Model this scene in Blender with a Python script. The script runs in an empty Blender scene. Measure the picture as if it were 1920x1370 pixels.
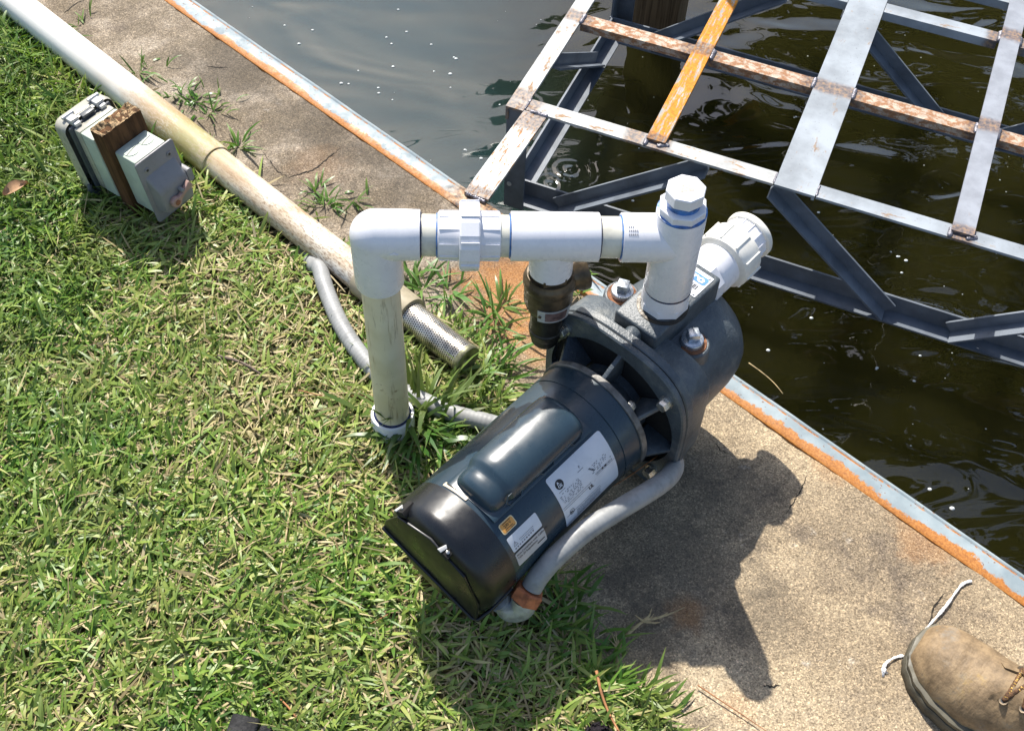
import bpy, bmesh, math, random
import numpy as np
from mathutils import Vector, Matrix, noise as mnoise

random.seed(7)
rng = np.random.default_rng(7)
PI = math.pi
scene = bpy.context.scene
C = scene.collection

# ------------------------------------------------------------------ camera
CAM_Z, FPX, PITCH, ROLL = 1.30, 2112.5, 0.9152, 0.0481
cd = bpy.data.cameras.new('camera')
cam = bpy.data.objects.new('camera', cd)
C.objects.link(cam)
cF = Vector((0, math.cos(PITCH), -math.sin(PITCH)))
cR0 = Vector((1, 0, 0))
cU0 = cR0.cross(cF)
cR = cR0 * math.cos(ROLL) + cU0 * math.sin(ROLL)
cU = cU0 * math.cos(ROLL) - cR0 * math.sin(ROLL)
cm = Matrix.Identity(4)
for i in range(3):
    cm[i][0], cm[i][1], cm[i][2] = cR[i], cU[i], -cF[i]
cm[2][3] = CAM_Z
cam.matrix_world = cm
cd.sensor_width = 36.0
cd.lens = 36.0 * FPX / 1920.0
cd.clip_start, cd.clip_end = 0.02, 2000.0
scene.camera = cam

# ------------------------------------------------------------------ sky, sun, exposure
SUN_AZ, SUN_EL = math.radians(-20.5), math.radians(50.5)      # azimuth from +Y, negative = to the left
world = bpy.data.worlds.new('World')
scene.world = world
world.use_nodes = True
wn = world.node_tree
sky = wn.nodes.new('ShaderNodeTexSky')
sky.sky_type = 'NISHITA'
sky.sun_disc = False
sky.sun_elevation = SUN_EL
sky.sun_rotation = SUN_AZ
sky.air_density, sky.dust_density, sky.ozone_density = 1.0, 2.0, 1.0
wn.links.new(sky.outputs[0], wn.nodes['Background'].inputs[0])
wn.nodes['Background'].inputs[1].default_value = 0.125
sd = bpy.data.lights.new('sun', 'SUN')
sd.energy, sd.angle, sd.color = 4.9, math.radians(0.53), (1.0, 0.95, 0.87)
sun = bpy.data.objects.new('sun', sd)
C.objects.link(sun)
S = Vector((math.sin(SUN_AZ) * math.cos(SUN_EL), math.cos(SUN_AZ) * math.cos(SUN_EL), math.sin(SUN_EL)))
sun.rotation_euler = S.to_track_quat('Z', 'Y').to_euler()
sun.location = S * 20
scene.view_settings.view_transform = 'Standard'
scene.view_settings.look = 'None'
scene.view_settings.gamma = 1.0
scene.view_settings.use_curve_mapping = False
scene.view_settings.exposure = 0.60

# ------------------------------------------------------------------ mesh helpers
def frame(o=(0, 0, 0), x=(1, 0, 0), y=(0, 1, 0), z=(0, 0, 1)):
    m = Matrix.Identity(4)
    for i in range(3):
        m[i][0], m[i][1], m[i][2], m[i][3] = x[i], y[i], z[i], o[i]
    return m


def zto(p, d, up=(0, 0, 1)):
    """frame whose z axis runs along d"""
    z = Vector(d).normalized()
    u = Vector(up)
    if abs(z.dot(u)) > 0.98:
        u = Vector((1, 0, 0))
    x = u.cross(z).normalized()
    return frame(p, x, z.cross(x), z)


class MB:
    def __init__(self):
        self.v, self.f = [], []

    def add(self, vs, fs, M=None):
        n = len(self.v)
        if M is not None:
            vs = [M @ Vector(q) for q in vs]
        self.v += [tuple(q) for q in vs]
        self.f += [tuple(i + n for i in q) for q in fs]
        return self

    def bm(self, b, M=None):
        b.verts.ensure_lookup_table()
        b.verts.index_update()
        self.add([v.co.copy() for v in b.verts], [[v.index for v in q.verts] for q in b.faces], M)
        b.free()
        return self

    def box(self, lo, hi, M=None, bev=0.0, seg=2):
        b = bmesh.new()
        bmesh.ops.create_cube(b, size=1.0)
        for v in b.verts:
            v.co = Vector([lo[i] + (v.co[i] + .5) * (hi[i] - lo[i]) for i in range(3)])
        if bev > 0:
            bmesh.ops.bevel(b, geom=b.edges[:], offset=bev, segments=seg, affect='EDGES', profile=0.5)
        return self.bm(b, M)

    def prism(self, poly, z0, z1, M=None, bev=0.0, seg=2):
        b = bmesh.new()
        vs = [b.verts.new((p[0], p[1], z0)) for p in poly]
        f = b.faces.new(vs)
        r = bmesh.ops.extrude_face_region(b, geom=[f])
        bmesh.ops.translate(b, vec=(0, 0, z1 - z0), verts=[g for g in r['geom'] if isinstance(g, bmesh.types.BMVert)])
        bmesh.ops.recalc_face_normals(b, faces=b.faces[:])
        if bev > 0:
            ed = [e for e in b.edges if abs(e.verts[0].co.z - e.verts[1].co.z) < 1e-7]
            bmesh.ops.bevel(b, geom=ed, offset=bev, segments=seg, affect='EDGES', profile=0.5)
        return self.bm(b, M)

    def lathe(self, prof, n=48, M=None, cap0=True, cap1=True, a0=0.0):
        """prof: (radius, z) pairs"""
        vs, fs = [], []
        for r, z in prof:
            for k in range(n):
                t = a0 + 2 * PI * k / n
                vs.append((r * math.cos(t), r * math.sin(t), z))
        m = len(prof)
        for i in range(m - 1):
            for k in range(n):
                k2 = (k + 1) % n
                fs.append((i * n + k, i * n + k2, (i + 1) * n + k2, (i + 1) * n + k))
        if cap0:
            fs.append(tuple(range(n - 1, -1, -1)))
        if cap1:
            fs.append(tuple((m - 1) * n + k for k in range(n)))
        return self.add(vs, fs, M)

    def tube(self, pts, rad, n=20, cap=True, M=None, flat=1.0):
        pts = [Vector(p) for p in pts]
        m = len(pts)
        rs = rad if hasattr(rad, '__len__') else [rad] * m
        tang = []
        for i in range(m):
            tang.append((pts[min(i + 1, m - 1)] - pts[max(i - 1, 0)]).normalized())
        up = Vector((0, 0, 1)) if abs(tang[0].z) < .9 else Vector((1, 0, 0))
        x = up.cross(tang[0]).normalized()
        vs, fs = [], []
        for i in range(m):
            x = (x - tang[i] * x.dot(tang[i])).normalized()
            y = tang[i].cross(x)
            for k in range(n):
                t = 2 * PI * k / n
                vs.append(pts[i] + x * (rs[i] * math.cos(t)) + y * (rs[i] * flat * math.sin(t)))
        for i in range(m - 1):
            for k in range(n):
                k2 = (k + 1) % n
                fs.append((i * n + k, i * n + k2, (i + 1) * n + k2, (i + 1) * n + k))
        if cap:
            fs.append(tuple(range(n - 1, -1, -1)))
            fs.append(tuple((m - 1) * n + k for k in range(n)))
        return self.add(vs, fs, M)

    def loft(self, rings, cap0=True, cap1=True, M=None):
        n = len(rings[0])
        vs = [p for r in rings for p in r]
        fs = []
        for i in range(len(rings) - 1):
            for k in range(n):
                k2 = (k + 1) % n
                fs.append((i * n + k, i * n + k2, (i + 1) * n + k2, (i + 1) * n + k))
        if cap0:
            fs.append(tuple(range(n - 1, -1, -1)))
        if cap1:
            fs.append(tuple((len(rings) - 1) * n + k for k in range(n)))
        return self.add(vs, fs, M)

    def build(self, name, mat, parent=None, smooth=True, angle=38, fix=True):
        me = bpy.data.meshes.new(name)
        me.from_pydata(self.v, [], self.f)
        if fix:
            b = bmesh.new()
            b.from_mesh(me)
            bmesh.ops.recalc_face_normals(b, faces=b.faces[:])
            b.to_mesh(me)
            b.free()
        me.materials.append(mat)
        if smooth:
            me.polygons.foreach_set('use_smooth', [True] * len(me.polygons))
            me.set_sharp_from_angle(angle=math.radians(angle))
        me.update()
        o = bpy.data.objects.new(name, me)
        C.objects.link(o)
        if parent:
            o.parent = parent
        return o


def tag(o, label=None, cat=None, group=None, kind=None):
    if label:
        o['label'] = label
    if cat:
        o['category'] = cat
    if group:
        o['group'] = group
    if kind:
        o['kind'] = kind
    return o


def empty(name, M, label, cat, group=None):
    o = bpy.data.objects.new(name, None)
    C.objects.link(o)
    o.matrix_world = M
    o.empty_display_size = 0.05
    return tag(o, label, cat, group)


def bez(pts, n=12):
    """Catmull-Rom through pts"""
    P = [Vector(p) for p in pts]
    P = [P[0] * 2 - P[1]] + P + [P[-1] * 2 - P[-2]]
    out = []
    for i in range(1, len(P) - 2):
        for k in range(n):
            t = k / n
            a, b, c, d = P[i - 1], P[i], P[i + 1], P[i + 2]
            out.append(0.5 * (2 * b + (c - a) * t + (2 * a - 5 * b + 4 * c - d) * t * t + (3 * b - a - 3 * c + d) * t ** 3))
    out.append(P[-2])
    return out


def gp(px, py, z=0.0):
    """where the sight line through a pixel of the 1920x1370 photograph meets the level z"""
    d = cF * FPX + cR * (px - 960) + cU * (685 - py)
    t = (z - CAM_Z) / d.z
    return Vector((0, 0, CAM_Z)) + d * t


# ------------------------------------------------------------------ material helpers
class NT:
    def __init__(self, name):
        self.m = bpy.data.materials.new(name)
        self.m.use_nodes = True
        self.t = self.m.node_tree
        self.p = self.t.nodes['Principled BSDF']
        self.co = None

    def n(self, typ, **kw):
        nd = self.t.nodes.new('ShaderNode' + typ)
        for k, v in kw.items():
            if k in nd.inputs.keys():
                self.set(nd.inputs[k], v)
            else:
                setattr(nd, k, v)
        return nd

    def set(self, sock, v):
        if isinstance(v, bpy.types.NodeSocket):
            self.t.links.new(v, sock)
        else:
            if hasattr(v, '__len__') and len(v) == 3 and sock.type == 'RGBA':
                v = (*v, 1)
            sock.default_value = v

    def obj(self):
        if not self.co:
            self.co = self.n('TexCoord').outputs['Object']
        return self.co

    def noise(self, scale, detail=4, rough=0.55, vec=None, dist=0.0, out='Fac'):
        nd = self.n('TexNoise', Scale=scale, Detail=detail, Roughness=rough, Distortion=dist)
        self.set(nd.inputs['Vector'], vec if vec is not None else self.obj())
        return nd.outputs[out]

    def voro(self, scale, vec=None, feature='F1', out='Distance'):
        nd = self.n('TexVoronoi', Scale=scale)
        nd.feature = feature
        self.set(nd.inputs['Vector'], vec if vec is not None else self.obj())
        return nd.outputs[out]

    def ramp(self, fac, stops, interp='LINEAR', k=1.7):
        if k != 1:
            fac = self.math('ADD', self.math('MULTIPLY', self.math('SUBTRACT', fac, .5), k), .5)
        nd = self.n('ValToRGB')
        cr = nd.color_ramp
        cr.interpolation = interp
        while len(cr.elements) < len(stops):
            cr.elements.new(0.5)
        for e, (p, c) in zip(cr.elements, stops):
            e.position = p
            e.color = (*c, 1) if hasattr(c, '__len__') else (c, c, c, 1)
        self.set(nd.inputs['Fac'], fac)
        return nd.outputs['Color']

    def mix(self, fac, a, b, mode='MIX'):
        nd = self.n('Mix', data_type='RGBA', blend_type=mode)
        self.set(nd.inputs[0], fac)
        self.set(nd.inputs[6], a)
        self.set(nd.inputs[7], b)
        return nd.outputs[2]

    def math(self, op, a, b=0.0, clamp=False):
        nd = self.n('Math', operation=op)
        nd.use_clamp = clamp
        self.set(nd.inputs[0], a)
        self.set(nd.inputs[1], b)
        return nd.outputs[0]

    def step(self, v, lo, hi):
        nd = self.n('MapRange')
        nd.interpolation_type = 'SMOOTHSTEP'
        self.set(nd.inputs[0], v)
        nd.inputs[1].default_value, nd.inputs[2].default_value = lo, hi
        return nd.outputs[0]

    def scaled(self, s, vec=None, loc=(0, 0, 0), rot=(0, 0, 0)):
        nd = self.n('Mapping')
        self.set(nd.inputs[0], vec if vec is not None else self.obj())
        nd.inputs['Scale'].default_value = s
        nd.inputs['Location'].default_value = loc
        nd.inputs['Rotation'].default_value = rot
        return nd.outputs[0]

    def sep(self, vec=None):
        nd = self.n('SeparateXYZ')
        self.set(nd.inputs[0], vec if vec is not None else self.obj())
        return nd.outputs

    def dist(self, p, vec=None):
        nd = self.n('VectorMath', operation='DISTANCE')
        self.set(nd.inputs[0], vec if vec is not None else self.obj())
        nd.inputs[1].default_value = p
        return nd.outputs['Value']

    def attr(self, name):
        return self.n('Attribute', attribute_name=name).outputs['Fac']

    def bump(self, h, strength=0.3, distance=0.002, normal=None):
        nd = self.n('Bump', Strength=strength, Distance=distance)
        self.set(nd.inputs['Height'], h)
        if normal is not None:
            self.set(nd.inputs['Normal'], normal)
        return nd.outputs[0]

    def done(self, color=None, rough=None, metal=None, normal=None, spec=None, **kw):
        for k, v in (('Base Color', color), ('Roughness', rough), ('Metallic', metal), ('Normal', normal), ('Specular IOR Level', spec)):
            if v is not None:
                self.set(self.p.inputs[k], v)
        for k, v in kw.items():
            self.set(self.p.inputs[k.replace('_', ' ')], v)
        return self.m


def simple(name, color, rough=0.5, metal=0.0, var=0.25, scale=30.0, bump=0.1, bscale=200.0, spec=None, bd=0.0006):
    t = NT(name)
    f = t.noise(scale, 5, 0.6)
    c2 = tuple(x * (1 - var) for x in color)
    c3 = tuple(min(1, x * (1 + var * .6)) for x in color)
    col = t.ramp(f, [(0.3, c2), (0.5, color), (0.72, c3)])
    r = t.ramp(t.noise(scale * 2.3, 4), [(0.3, max(0, rough - .08)), (0.7, min(1, rough + .1))])
    nm = t.bump(t.noise(bscale, 3), bump, bd)
    return t.done(col, r, metal, nm, spec)


# concrete of the walkway
def mat_concrete():
    t = NT('concrete')
    o = t.obj()
    big = t.noise(2.2, 5, 0.6)
    mid = t.noise(11, 6, 0.65)
    fine = t.noise(420, 4, 0.8)
    base = t.ramp(big, [(0.32, (0.30, 0.24, 0.165)), (0.5, (0.44, 0.355, 0.24)), (0.7, (0.53, 0.44, 0.31))])
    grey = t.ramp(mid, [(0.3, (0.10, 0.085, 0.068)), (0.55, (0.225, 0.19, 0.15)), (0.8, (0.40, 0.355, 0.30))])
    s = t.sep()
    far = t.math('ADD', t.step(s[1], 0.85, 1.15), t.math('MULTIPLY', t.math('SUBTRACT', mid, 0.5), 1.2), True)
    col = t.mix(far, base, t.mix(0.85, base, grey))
    grime = t.step(t.noise(6.5, 6, 0.7), 0.52, 0.66)
    col = t.mix(t.math('MULTIPLY', grime, 0.6), col, (0.12, 0.10, 0.085))
    # pale worn spots and dark lichen specks
    col = t.mix(t.math('MULTIPLY', t.step(t.noise(17, 5, 0.7), 0.63, 0.72), 0.5), col, (0.52, 0.49, 0.44))
    col = t.mix(t.math('MULTIPLY', t.step(t.noise(46, 5, 0.8), 0.62, 0.70), 0.7), col, (0.075, 0.062, 0.05))
    gr2 = t.noise(150, 5, .8)
    col = t.mix(.45, col, t.ramp(gr2, [(0.25, (.52, .50, .48)), (.5, (1, 1, 1)), (.75, (1.35, 1.33, 1.30))]), 'MULTIPLY')
    # exposed sand grains
    g = t.voro(560, out='Color')
    gv = t.n('SeparateColor')
    t.set(gv.inputs[0], g)
    col = t.mix(0.62, col, t.ramp(gv.outputs[0], k=1, stops=[(0.0, (0.30, 0.27, 0.25)), (0.22, (0.74, 0.71, 0.68)), (0.6, (1.0, 1.0, 1.0)), (0.85, (1.35, 1.3, 1.22)), (1.0, (2.1, 2.0, 1.9))]), 'MULTIPLY')
    col = t.mix(0.8, col, t.ramp(fine, [(0.3, (0.55, 0.54, 0.52)), (0.5, (1, 1, 1)), (0.7, (1.3, 1.28, 1.24))]), 'MULTIPLY')
    # dark mildew that has grown round the pump
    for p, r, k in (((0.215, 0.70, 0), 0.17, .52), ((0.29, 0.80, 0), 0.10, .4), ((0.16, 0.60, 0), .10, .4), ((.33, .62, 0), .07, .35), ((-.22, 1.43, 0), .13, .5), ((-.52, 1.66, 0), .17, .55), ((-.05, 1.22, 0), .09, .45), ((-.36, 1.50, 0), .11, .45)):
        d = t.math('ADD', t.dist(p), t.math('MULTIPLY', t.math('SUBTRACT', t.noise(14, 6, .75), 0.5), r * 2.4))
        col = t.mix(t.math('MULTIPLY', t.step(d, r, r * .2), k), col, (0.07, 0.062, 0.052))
    # rust stains that ran off the steel
    for p, r, k in (((-0.005, 1.150, 0), 0.120, 1.0), ((0.56, 0.745, 0), 0.06, 0.45), ((0.03, 1.05, 0), 0.075, .6),
                    ((0.455, 0.86, 0), 0.05, 0.35), ((0.285, 0.51, 0), 0.03, 0.3), ((0.232, 0.62, 0), 0.035, 0.5), ((-0.34, 1.4, 0), 0.07, 0.15)):
        d = t.math('ADD', t.dist(p), t.math('MULTIPLY', t.math('SUBTRACT', t.noise(24, 4, .7), 0.5), r * 1.6))
        m = t.math('MULTIPLY', t.step(d, r, r * 0.25), k)
        col = t.mix(m, col, t.mix(0.6, col, t.ramp(fine, [(0.3, (0.26, 0.09, 0.018)), (0.7, (0.66, 0.30, 0.08))])))
    h = t.math('ADD', t.math('MULTIPLY', t.noise(430, 3, .7), 0.9), t.math('MULTIPLY', t.noise(90, 6, .75), 1.3))
    nm = t.bump(h, 0.8, 0.0022)
    return t.done(col, 0.93, 0, nm, 0.2)


def mat_soil():
    t = NT('soil_thatch')
    f = t.noise(70, 6, .7)
    v = t.scaled((1, 0.25, 1), rot=(0, 0, 0.6))
    col = t.ramp(f, [(0.3, (0.03, 0.022, 0.012)), (0.5, (0.10, 0.085, 0.035)), (0.7, (0.24, 0.19, 0.10))])
    col = t.mix(t.step(t.noise(4, 3), .45, .62), col, t.mix(.5, col, (0.10, 0.12, 0.03)))
    return t.done(col, 0.95, 0, t.bump(f, 1.0, 0.01), 0.1)


def mat_blade(name, stops, rough=0.45, trans=0.25):
    t = NT(name)
    a = t.attr('tone')
    col = t.ramp(a, stops, k=1)
    hue = t.noise(7, 4, .6)
    col = t.mix(t.step(hue, .40, .68), col, t.mix(0.35, col, (0.28, 0.25, 0.09)))
    col = t.mix(t.math('MULTIPLY', t.step(t.attr('along'), .75, 1.0), .35), col, (0.30, 0.25, 0.10))
    m = t.done(col, rough, 0, None, 0.5)
    tr = t.n('BsdfTranslucent')
    t.set(tr.inputs['Color'], t.mix(0.4, col, (0.22, 0.34, 0.03)))
    ms = t.n('MixShader')
    ms.inputs[0].default_value = trans
    t.t.links.new(t.p.outputs[0], ms.inputs[1])
    t.t.links.new(tr.outputs[0], ms.inputs[2])
    out = t.t.nodes['Material Output']
    t.t.links.new(ms.outputs[0], out.inputs['Surface'])
    return m


WATER_Z = -0.33
RINGS = [(gp(1068, 318, WATER_Z).x, gp(1068, 318, WATER_Z).y, .075), (gp(1030, 345, WATER_Z).x, gp(1030, 345, WATER_Z).y, .045)]


def mat_water():
    t = NT('canal_water')
    o = t.obj()
    s = t.sep()
    n1 = t.noise(2.0, 2, .45, t.scaled((1.0, 1.7, 1.0), rot=(0, 0, 0.35)), dist=0.8)
    n2 = t.noise(5.0, 1, .4, t.scaled((1.0, 1.9, 1.0), rot=(0, 0, 0.25)), dist=1.2)
    n3 = t.noise(30.0, 2, .5, t.scaled((1, 2.4, 1), rot=(0, 0, 0.5)), dist=.8)
    calm = t.step(s[0], -0.1, 0.9)          # ripples come from the open right-hand side
    gust = t.step(t.noise(1.7, 2, .5), .50, .62)
    h = t.math('ADD', t.math('MULTIPLY', n1, t.math('ADD', t.math('MULTIPLY', calm, .75), .45)), t.math('MULTIPLY', t.math('MULTIPLY', n2, 0.22), t.math('ADD', calm, .12)))
    h = t.math('ADD', h, t.math('MULTIPLY', t.math('MULTIPLY', n3, 0.006), t.math('MULTIPLY', calm, gust)))
    # rings of a small disturbance
    for (rx, ry, rr_) in RINGS:
        d = t.dist((rx, ry, WATER_Z))
        d = t.math('ADD', d, t.math('MULTIPLY', t.math('SUBTRACT', t.noise(22, 2), .5), .02))
        ring = t.math('MULTIPLY', t.math('SINE', t.math('MULTIPLY', d, 300.0)), t.step(d, rr_, 0.0))
        h = t.math('ADD', h, t.math('MULTIPLY', ring, 0.036))
    nm = t.bump(h, 1.0, 0.03)
    mud = t.noise(1.2, 4, .6)
    silt_sky = t.step(t.math('ADD', s[0], t.math('MULTIPLY', t.math('SUBTRACT', t.noise(1.6, 3, .6), .5), .5)), 0.25, -0.25)
    col = t.ramp(mud, [(0.3, (0.0100, 0.0097, 0.0024)), (0.7, (0.0150, 0.0142, 0.0036))])
    col = t.mix(silt_sky, col, t.ramp(mud, [(0.3, (0.010, 0.028, 0.029)), (0.7, (0.016, 0.038, 0.040))]))  # left teal: sky reflection painted into the base colour, with some silt
    t.p.subsurface_method = 'BURLEY'
    return t.done(col, 0.025, 0, nm, 1.0, IOR=1.40, Subsurface_Weight=1.0, Subsurface_Radius=(.35, .35, .25), Subsurface_Scale=1.0)


def mat_steel(name, paint, rust, amount=0.5, scale=26.0, var=0.2, rough=0.45, metal=0.0, rust2=(0.16, 0.055, 0.02), streak=(1, 3, 4)):
    t = NT(name)
    v = t.scaled(streak)
    n = t.noise(scale, 7, .7, v)
    fine = t.noise(scale * 9, 4, .7)
    pcol = t.ramp(t.noise(scale * .8, 5, .6), [(0.3, tuple(c * (1 - var) for c in paint)), (0.7, tuple(min(1, c * (1 + var * .4)) for c in paint))])
    k = t.step(t.math('ADD', t.math('MULTIPLY', n, .8), t.math('MULTIPLY', fine, .25)), 0.72 - amount * .5, 0.80 - amount * .5)
    rc = t.ramp(fine, [(0.32, rust2), (0.6, rust)], k=1.2)
    col = t.mix(k, pcol, rc)
    col = t.mix(t.math('MULTIPLY', t.step(t.noise(scale * 16, 3, .6), .64, .72), .6), col, tuple(c * .35 for c in rust))
    b = t.attr('burn')
    bm_ = t.step(t.math('ADD', b, t.math('MULTIPLY', t.math('SUBTRACT', t.noise(90, 4), .5), .5)), .25, .8)
    col = t.mix(t.math('MULTIPLY', bm_, .8), col, t.ramp(t.noise(150, 4), [(0.3, (0.05, 0.035, 0.03)), (0.5, (0.15, 0.10, 0.085)), (0.7, (0.30, 0.17, 0.07))]))
    r = t.mix(k, (rough,) * 3, (0.85,) * 3)
    nm = t.bump(t.math('ADD', t.math('MULTIPLY', k, .6), t.math('MULTIPLY', fine, .4)), 0.35, 0.0012)
    return t.done(col, r, metal, nm)


def mat_edge():
    t = NT('edge_steel')
    s = t.sep()                       # local x along the edge, local y across: 0 on the land side, .039 at the water
    n = t.noise(48, 7, .78)
    fine = t.noise(300, 4, .7)
    y = t.math('ADD', s[1], t.math('MULTIPLY', t.math('SUBTRACT', n, .5), .032))
    y = t.math('ADD', y, t.math('MULTIPLY', t.math('SUBTRACT', t.noise(3.5, 3), .5), .050))
    paint = t.ramp(t.noise(20, 4), [(0.3, (0.20, 0.25, 0.275)), (0.7, (0.30, 0.355, 0.375))])
    rust = t.ramp(fine, [(0.2, (0.25, 0.085, 0.014)), (0.5, (0.42, 0.155, 0.022)), (0.8, (0.52, 0.23, 0.05))])
    col = t.mix(t.step(y, .0112, .0086), paint, rust)
    line = t.math('MULTIPLY', t.step(t.math('ABSOLUTE', t.math('SUBTRACT', s[1], .0287)), .0022, .0006), t.step(t.noise(40, 5, .8), .46, .55))
    col = t.mix(line, col, rust)
    pits = t.step(t.noise(150, 3, .6), .645, .69)
    col = t.mix(t.math('MULTIPLY', pits, .85), col, (0.17, 0.075, 0.03))
    # grimy weld by the arm of the frame
    d = t.math('ADD', t.dist((0.02, 0.02, 0)), t.math('MULTIPLY', t.math('SUBTRACT', t.noise(60, 4), .5), .05))
    col = t.mix(t.step(d, .085, .03), col, t.ramp(t.noise(120, 5), [(.3, (.07, .05, .04)), (.5, (.3, .16, .07)), (.7, (.45, .33, .2))]))
    return t.done(col, t.ramp(n, [(0.3, .4), (.7, .75)]), 0, t.bump(t.math('ADD', pits, t.math('MULTIPLY', fine, .4)), .2, .001))


def mat_pvc_old():
    t = NT('weathered_pvc')
    v = t.scaled((1.6, 5, 5))
    n = t.noise(5.5, 6, .65, v)
    n2 = t.noise(70, 7, .8, v)
    s = t.sep()
    base = t.ramp(n, [(0.32, (0.46, 0.33, 0.20)), (0.5, (0.63, 0.52, 0.38)), (0.68, (0.77, 0.71, 0.60))])
    clean = t.step(s[0], -0.62, -0.98)           # the far end is cleaner
    col = t.mix(clean, base, (0.78, 0.76, 0.70))
    brown = t.math('MULTIPLY', t.step(n2, .47, .60), t.step(s[0], -.75, -.3))
    col = t.mix(t.math('MULTIPLY', brown, .85), col, (0.22, 0.125, 0.065))
    low = t.step(s[2], .012, -.020)              # soil splash along the underside
    col = t.mix(t.math('MULTIPLY', low, t.step(n2, .40, .55)), col, (0.13, 0.09, 0.05))
    d = t.math('ADD', t.dist((-.625, -.004, .02)), t.math('MULTIPLY', t.math('SUBTRACT', n2, .5), .34))
    col = t.mix(t.math('MULTIPLY', t.step(d, .10, .02), .75), col, (0.30, 0.28, 0.07))
    d = t.math('ADD', t.dist((-.70, 0, .028)), t.math('MULTIPLY', t.math('SUBTRACT', n2, .5), .34))
    col = t.mix(t.math('MULTIPLY', t.step(d, .08, .02), .6), col, (0.42, 0.27, 0.13))
    return t.done(col, .55, 0, t.bump(n2, .25, .001))


def mat_pipe_cream():
    t = NT('cream_pipe')
    s = t.sep()
    v = t.scaled((16, 16, 1.2))
    st = t.noise(7, 5, .7, v)
    st2 = t.noise(16, 5, .7, t.scaled((9, 9, .8), rot=(0.05, 0.08, 0)))
    col = t.ramp(t.noise(20, 4), [(.3, (.70, .62, .43)), (.7, (.80, .72, .54))])
    col = t.mix(t.math('MULTIPLY', t.step(st, .58, .68), .6), col, (0.32, 0.22, 0.09))
    col = t.mix(t.math('MULTIPLY', t.step(st2, .58, .66), .6), col, (0.36, 0.29, 0.18))
    col = t.mix(t.math('MULTIPLY', t.step(t.noise(120, 4), .62, .70), t.step(s[2], .16, .06)), col, (0.34, 0.22, 0.11))
    return t.done(col, .42, 0, t.bump(st, .1, .0008))


def mat_leather():
    t = NT('boot_leather')
    n = t.noise(26, 7, .72)
    f = t.noise(110, 5, .75)
    col = t.ramp(n, [(.3, (.13, .09, .05)), (.45, (.215, .15, .085)), (.58, (.305, .215, .12)), (.72, (.235, .195, .14))], k=1.3)
    col = t.mix(t.math('MULTIPLY', t.step(t.noise(24, 5, .7), .57, .68), .6), col, (.42, .28, .10))
    col = t.mix(t.math('MULTIPLY', t.step(t.noise(19, 5, .7, t.scaled((1, 1, 1), loc=(3, 1, 2))), .56, .70), .55), col, (.20, .20, .185))
    col = t.mix(t.math('MULTIPLY', t.step(f, .62, .70), .5), col, (.07, .05, .035))
    h = t.math('ADD', t.math('MULTIPLY', t.noise(120, 5, .7), .5), t.math('MULTIPLY', t.noise(26, 3, .6, t.scaled((2.5, .7, 1))), 1.5))
    return t.done(col, .62, 0, t.bump(h, .7, .003), .35)


def mat_wood(name, c1, c2, scale=9.0, streak=(14, 14, 1.0), bump=.4):
    t = NT(name)
    v = t.scaled(streak)
    n = t.noise(scale, 5, .6, v, dist=.4)
    col = t.ramp(n, [(.3, c1), (.62, c2)])
    col = t.mix(t.math('MULTIPLY', t.step(t.noise(scale * 3, 4, .7, v), .55, .7), .5), col, tuple(c * .5 for c in c1))
    return t.done(col, .85, 0, t.bump(n, bump, .003), .2)


def mat_iron():
    t = NT('painted_cast_iron')
    n = t.noise(240, 4, .6)
    b = t.noise(30, 5, .65)
    col = t.ramp(b, [(.3, (.050, .063, .075)), (.6, (.078, .094, .106)), (.75, (.125, .135, .135))])
    col = t.mix(t.math('MULTIPLY', t.step(t.noise(70, 6, .8), .645, .72), .55), col, (.16, .085, .05))
    col = t.mix(t.math('MULTIPLY', t.step(t.noise(300, 3, .7), .60, .70), .35), col, (.24, .24, .23))
    nm = t.bump(t.math('ADD', n, t.math('MULTIPLY', b, .4)), .55, .0018)
    return t.done(col, .42, 0, nm, .6)


M = {}
M['concrete'] = mat_concrete()
M['soil'] = mat_soil()
M['blade'] = mat_blade('grass_blade', [(0, (.045, .125, .014)), (.28, (.105, .225, .026)), (.52, (.21, .33, .050)), (.72, (.31, .41, .085)), (.88, (.41, .43, .12)), (1, (.54, .46, .22))], .44, .26)
M['blade_long'] = mat_blade('grass_tuft_blade', [(0, (.045, .14, .02)), (.5, (.09, .22, .03)), (1, (.17, .29, .06))], .38, .28)
M['blade_tall'] = mat_blade('tall_grass_blade', [(0, (.022, .085, .012)), (.5, (.05, .16, .02)), (1, (.14, .28, .05))], .36, .25)
M['thatch'] = mat_blade('dry_thatch', [(0, (.20, .14, .07)), (.35, (.42, .33, .17)), (.8, (.60, .50, .30)), (1, (.42, .40, .14))], .7, .12)
M['water'] = mat_water()
M['edge'] = mat_edge()
M['st_white'] = mat_steel('primed_steel', (.46, .47, .46), (.38, .25, .14), .33, 22, .28)
M['st_pale'] = mat_steel('pale_blue_steel', (.315, .35, .385), (.30, .24, .18), .24, 12, .30)
M['st_orange'] = mat_steel('orange_rusted_steel', (.32, .32, .30), (.62, .255, .02), .54, 16, .25, rust2=(.42, .14, .01), streak=(1, 7, 4))
M['st_rust'] = mat_steel('rust_specked_steel', (.50, .40, .31), (.38, .19, .09), .48, 60, .3, rust2=(.18, .085, .045), streak=(1, 1.4, 2))
M['st_grey'] = mat_steel('grey_blue_steel', (.29, .31, .35), (.30, .20, .12), .14, 30, .18)
M['st_arm'] = mat_steel('weathered_arm_steel', (.52, .54, .53), (.44, .22, .07), .36, 24, .25, streak=(1, 6, 4))
M['st_dark'] = mat_steel('dark_angle_steel', (.145, .168, .20), (.20, .18, .16), .10, 16, .30, rough=.38)
M['weld'] = simple('weld_metal', (.20, .195, .22), .42, .6, .5, 160, .6, 260, bd=.002)
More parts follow.
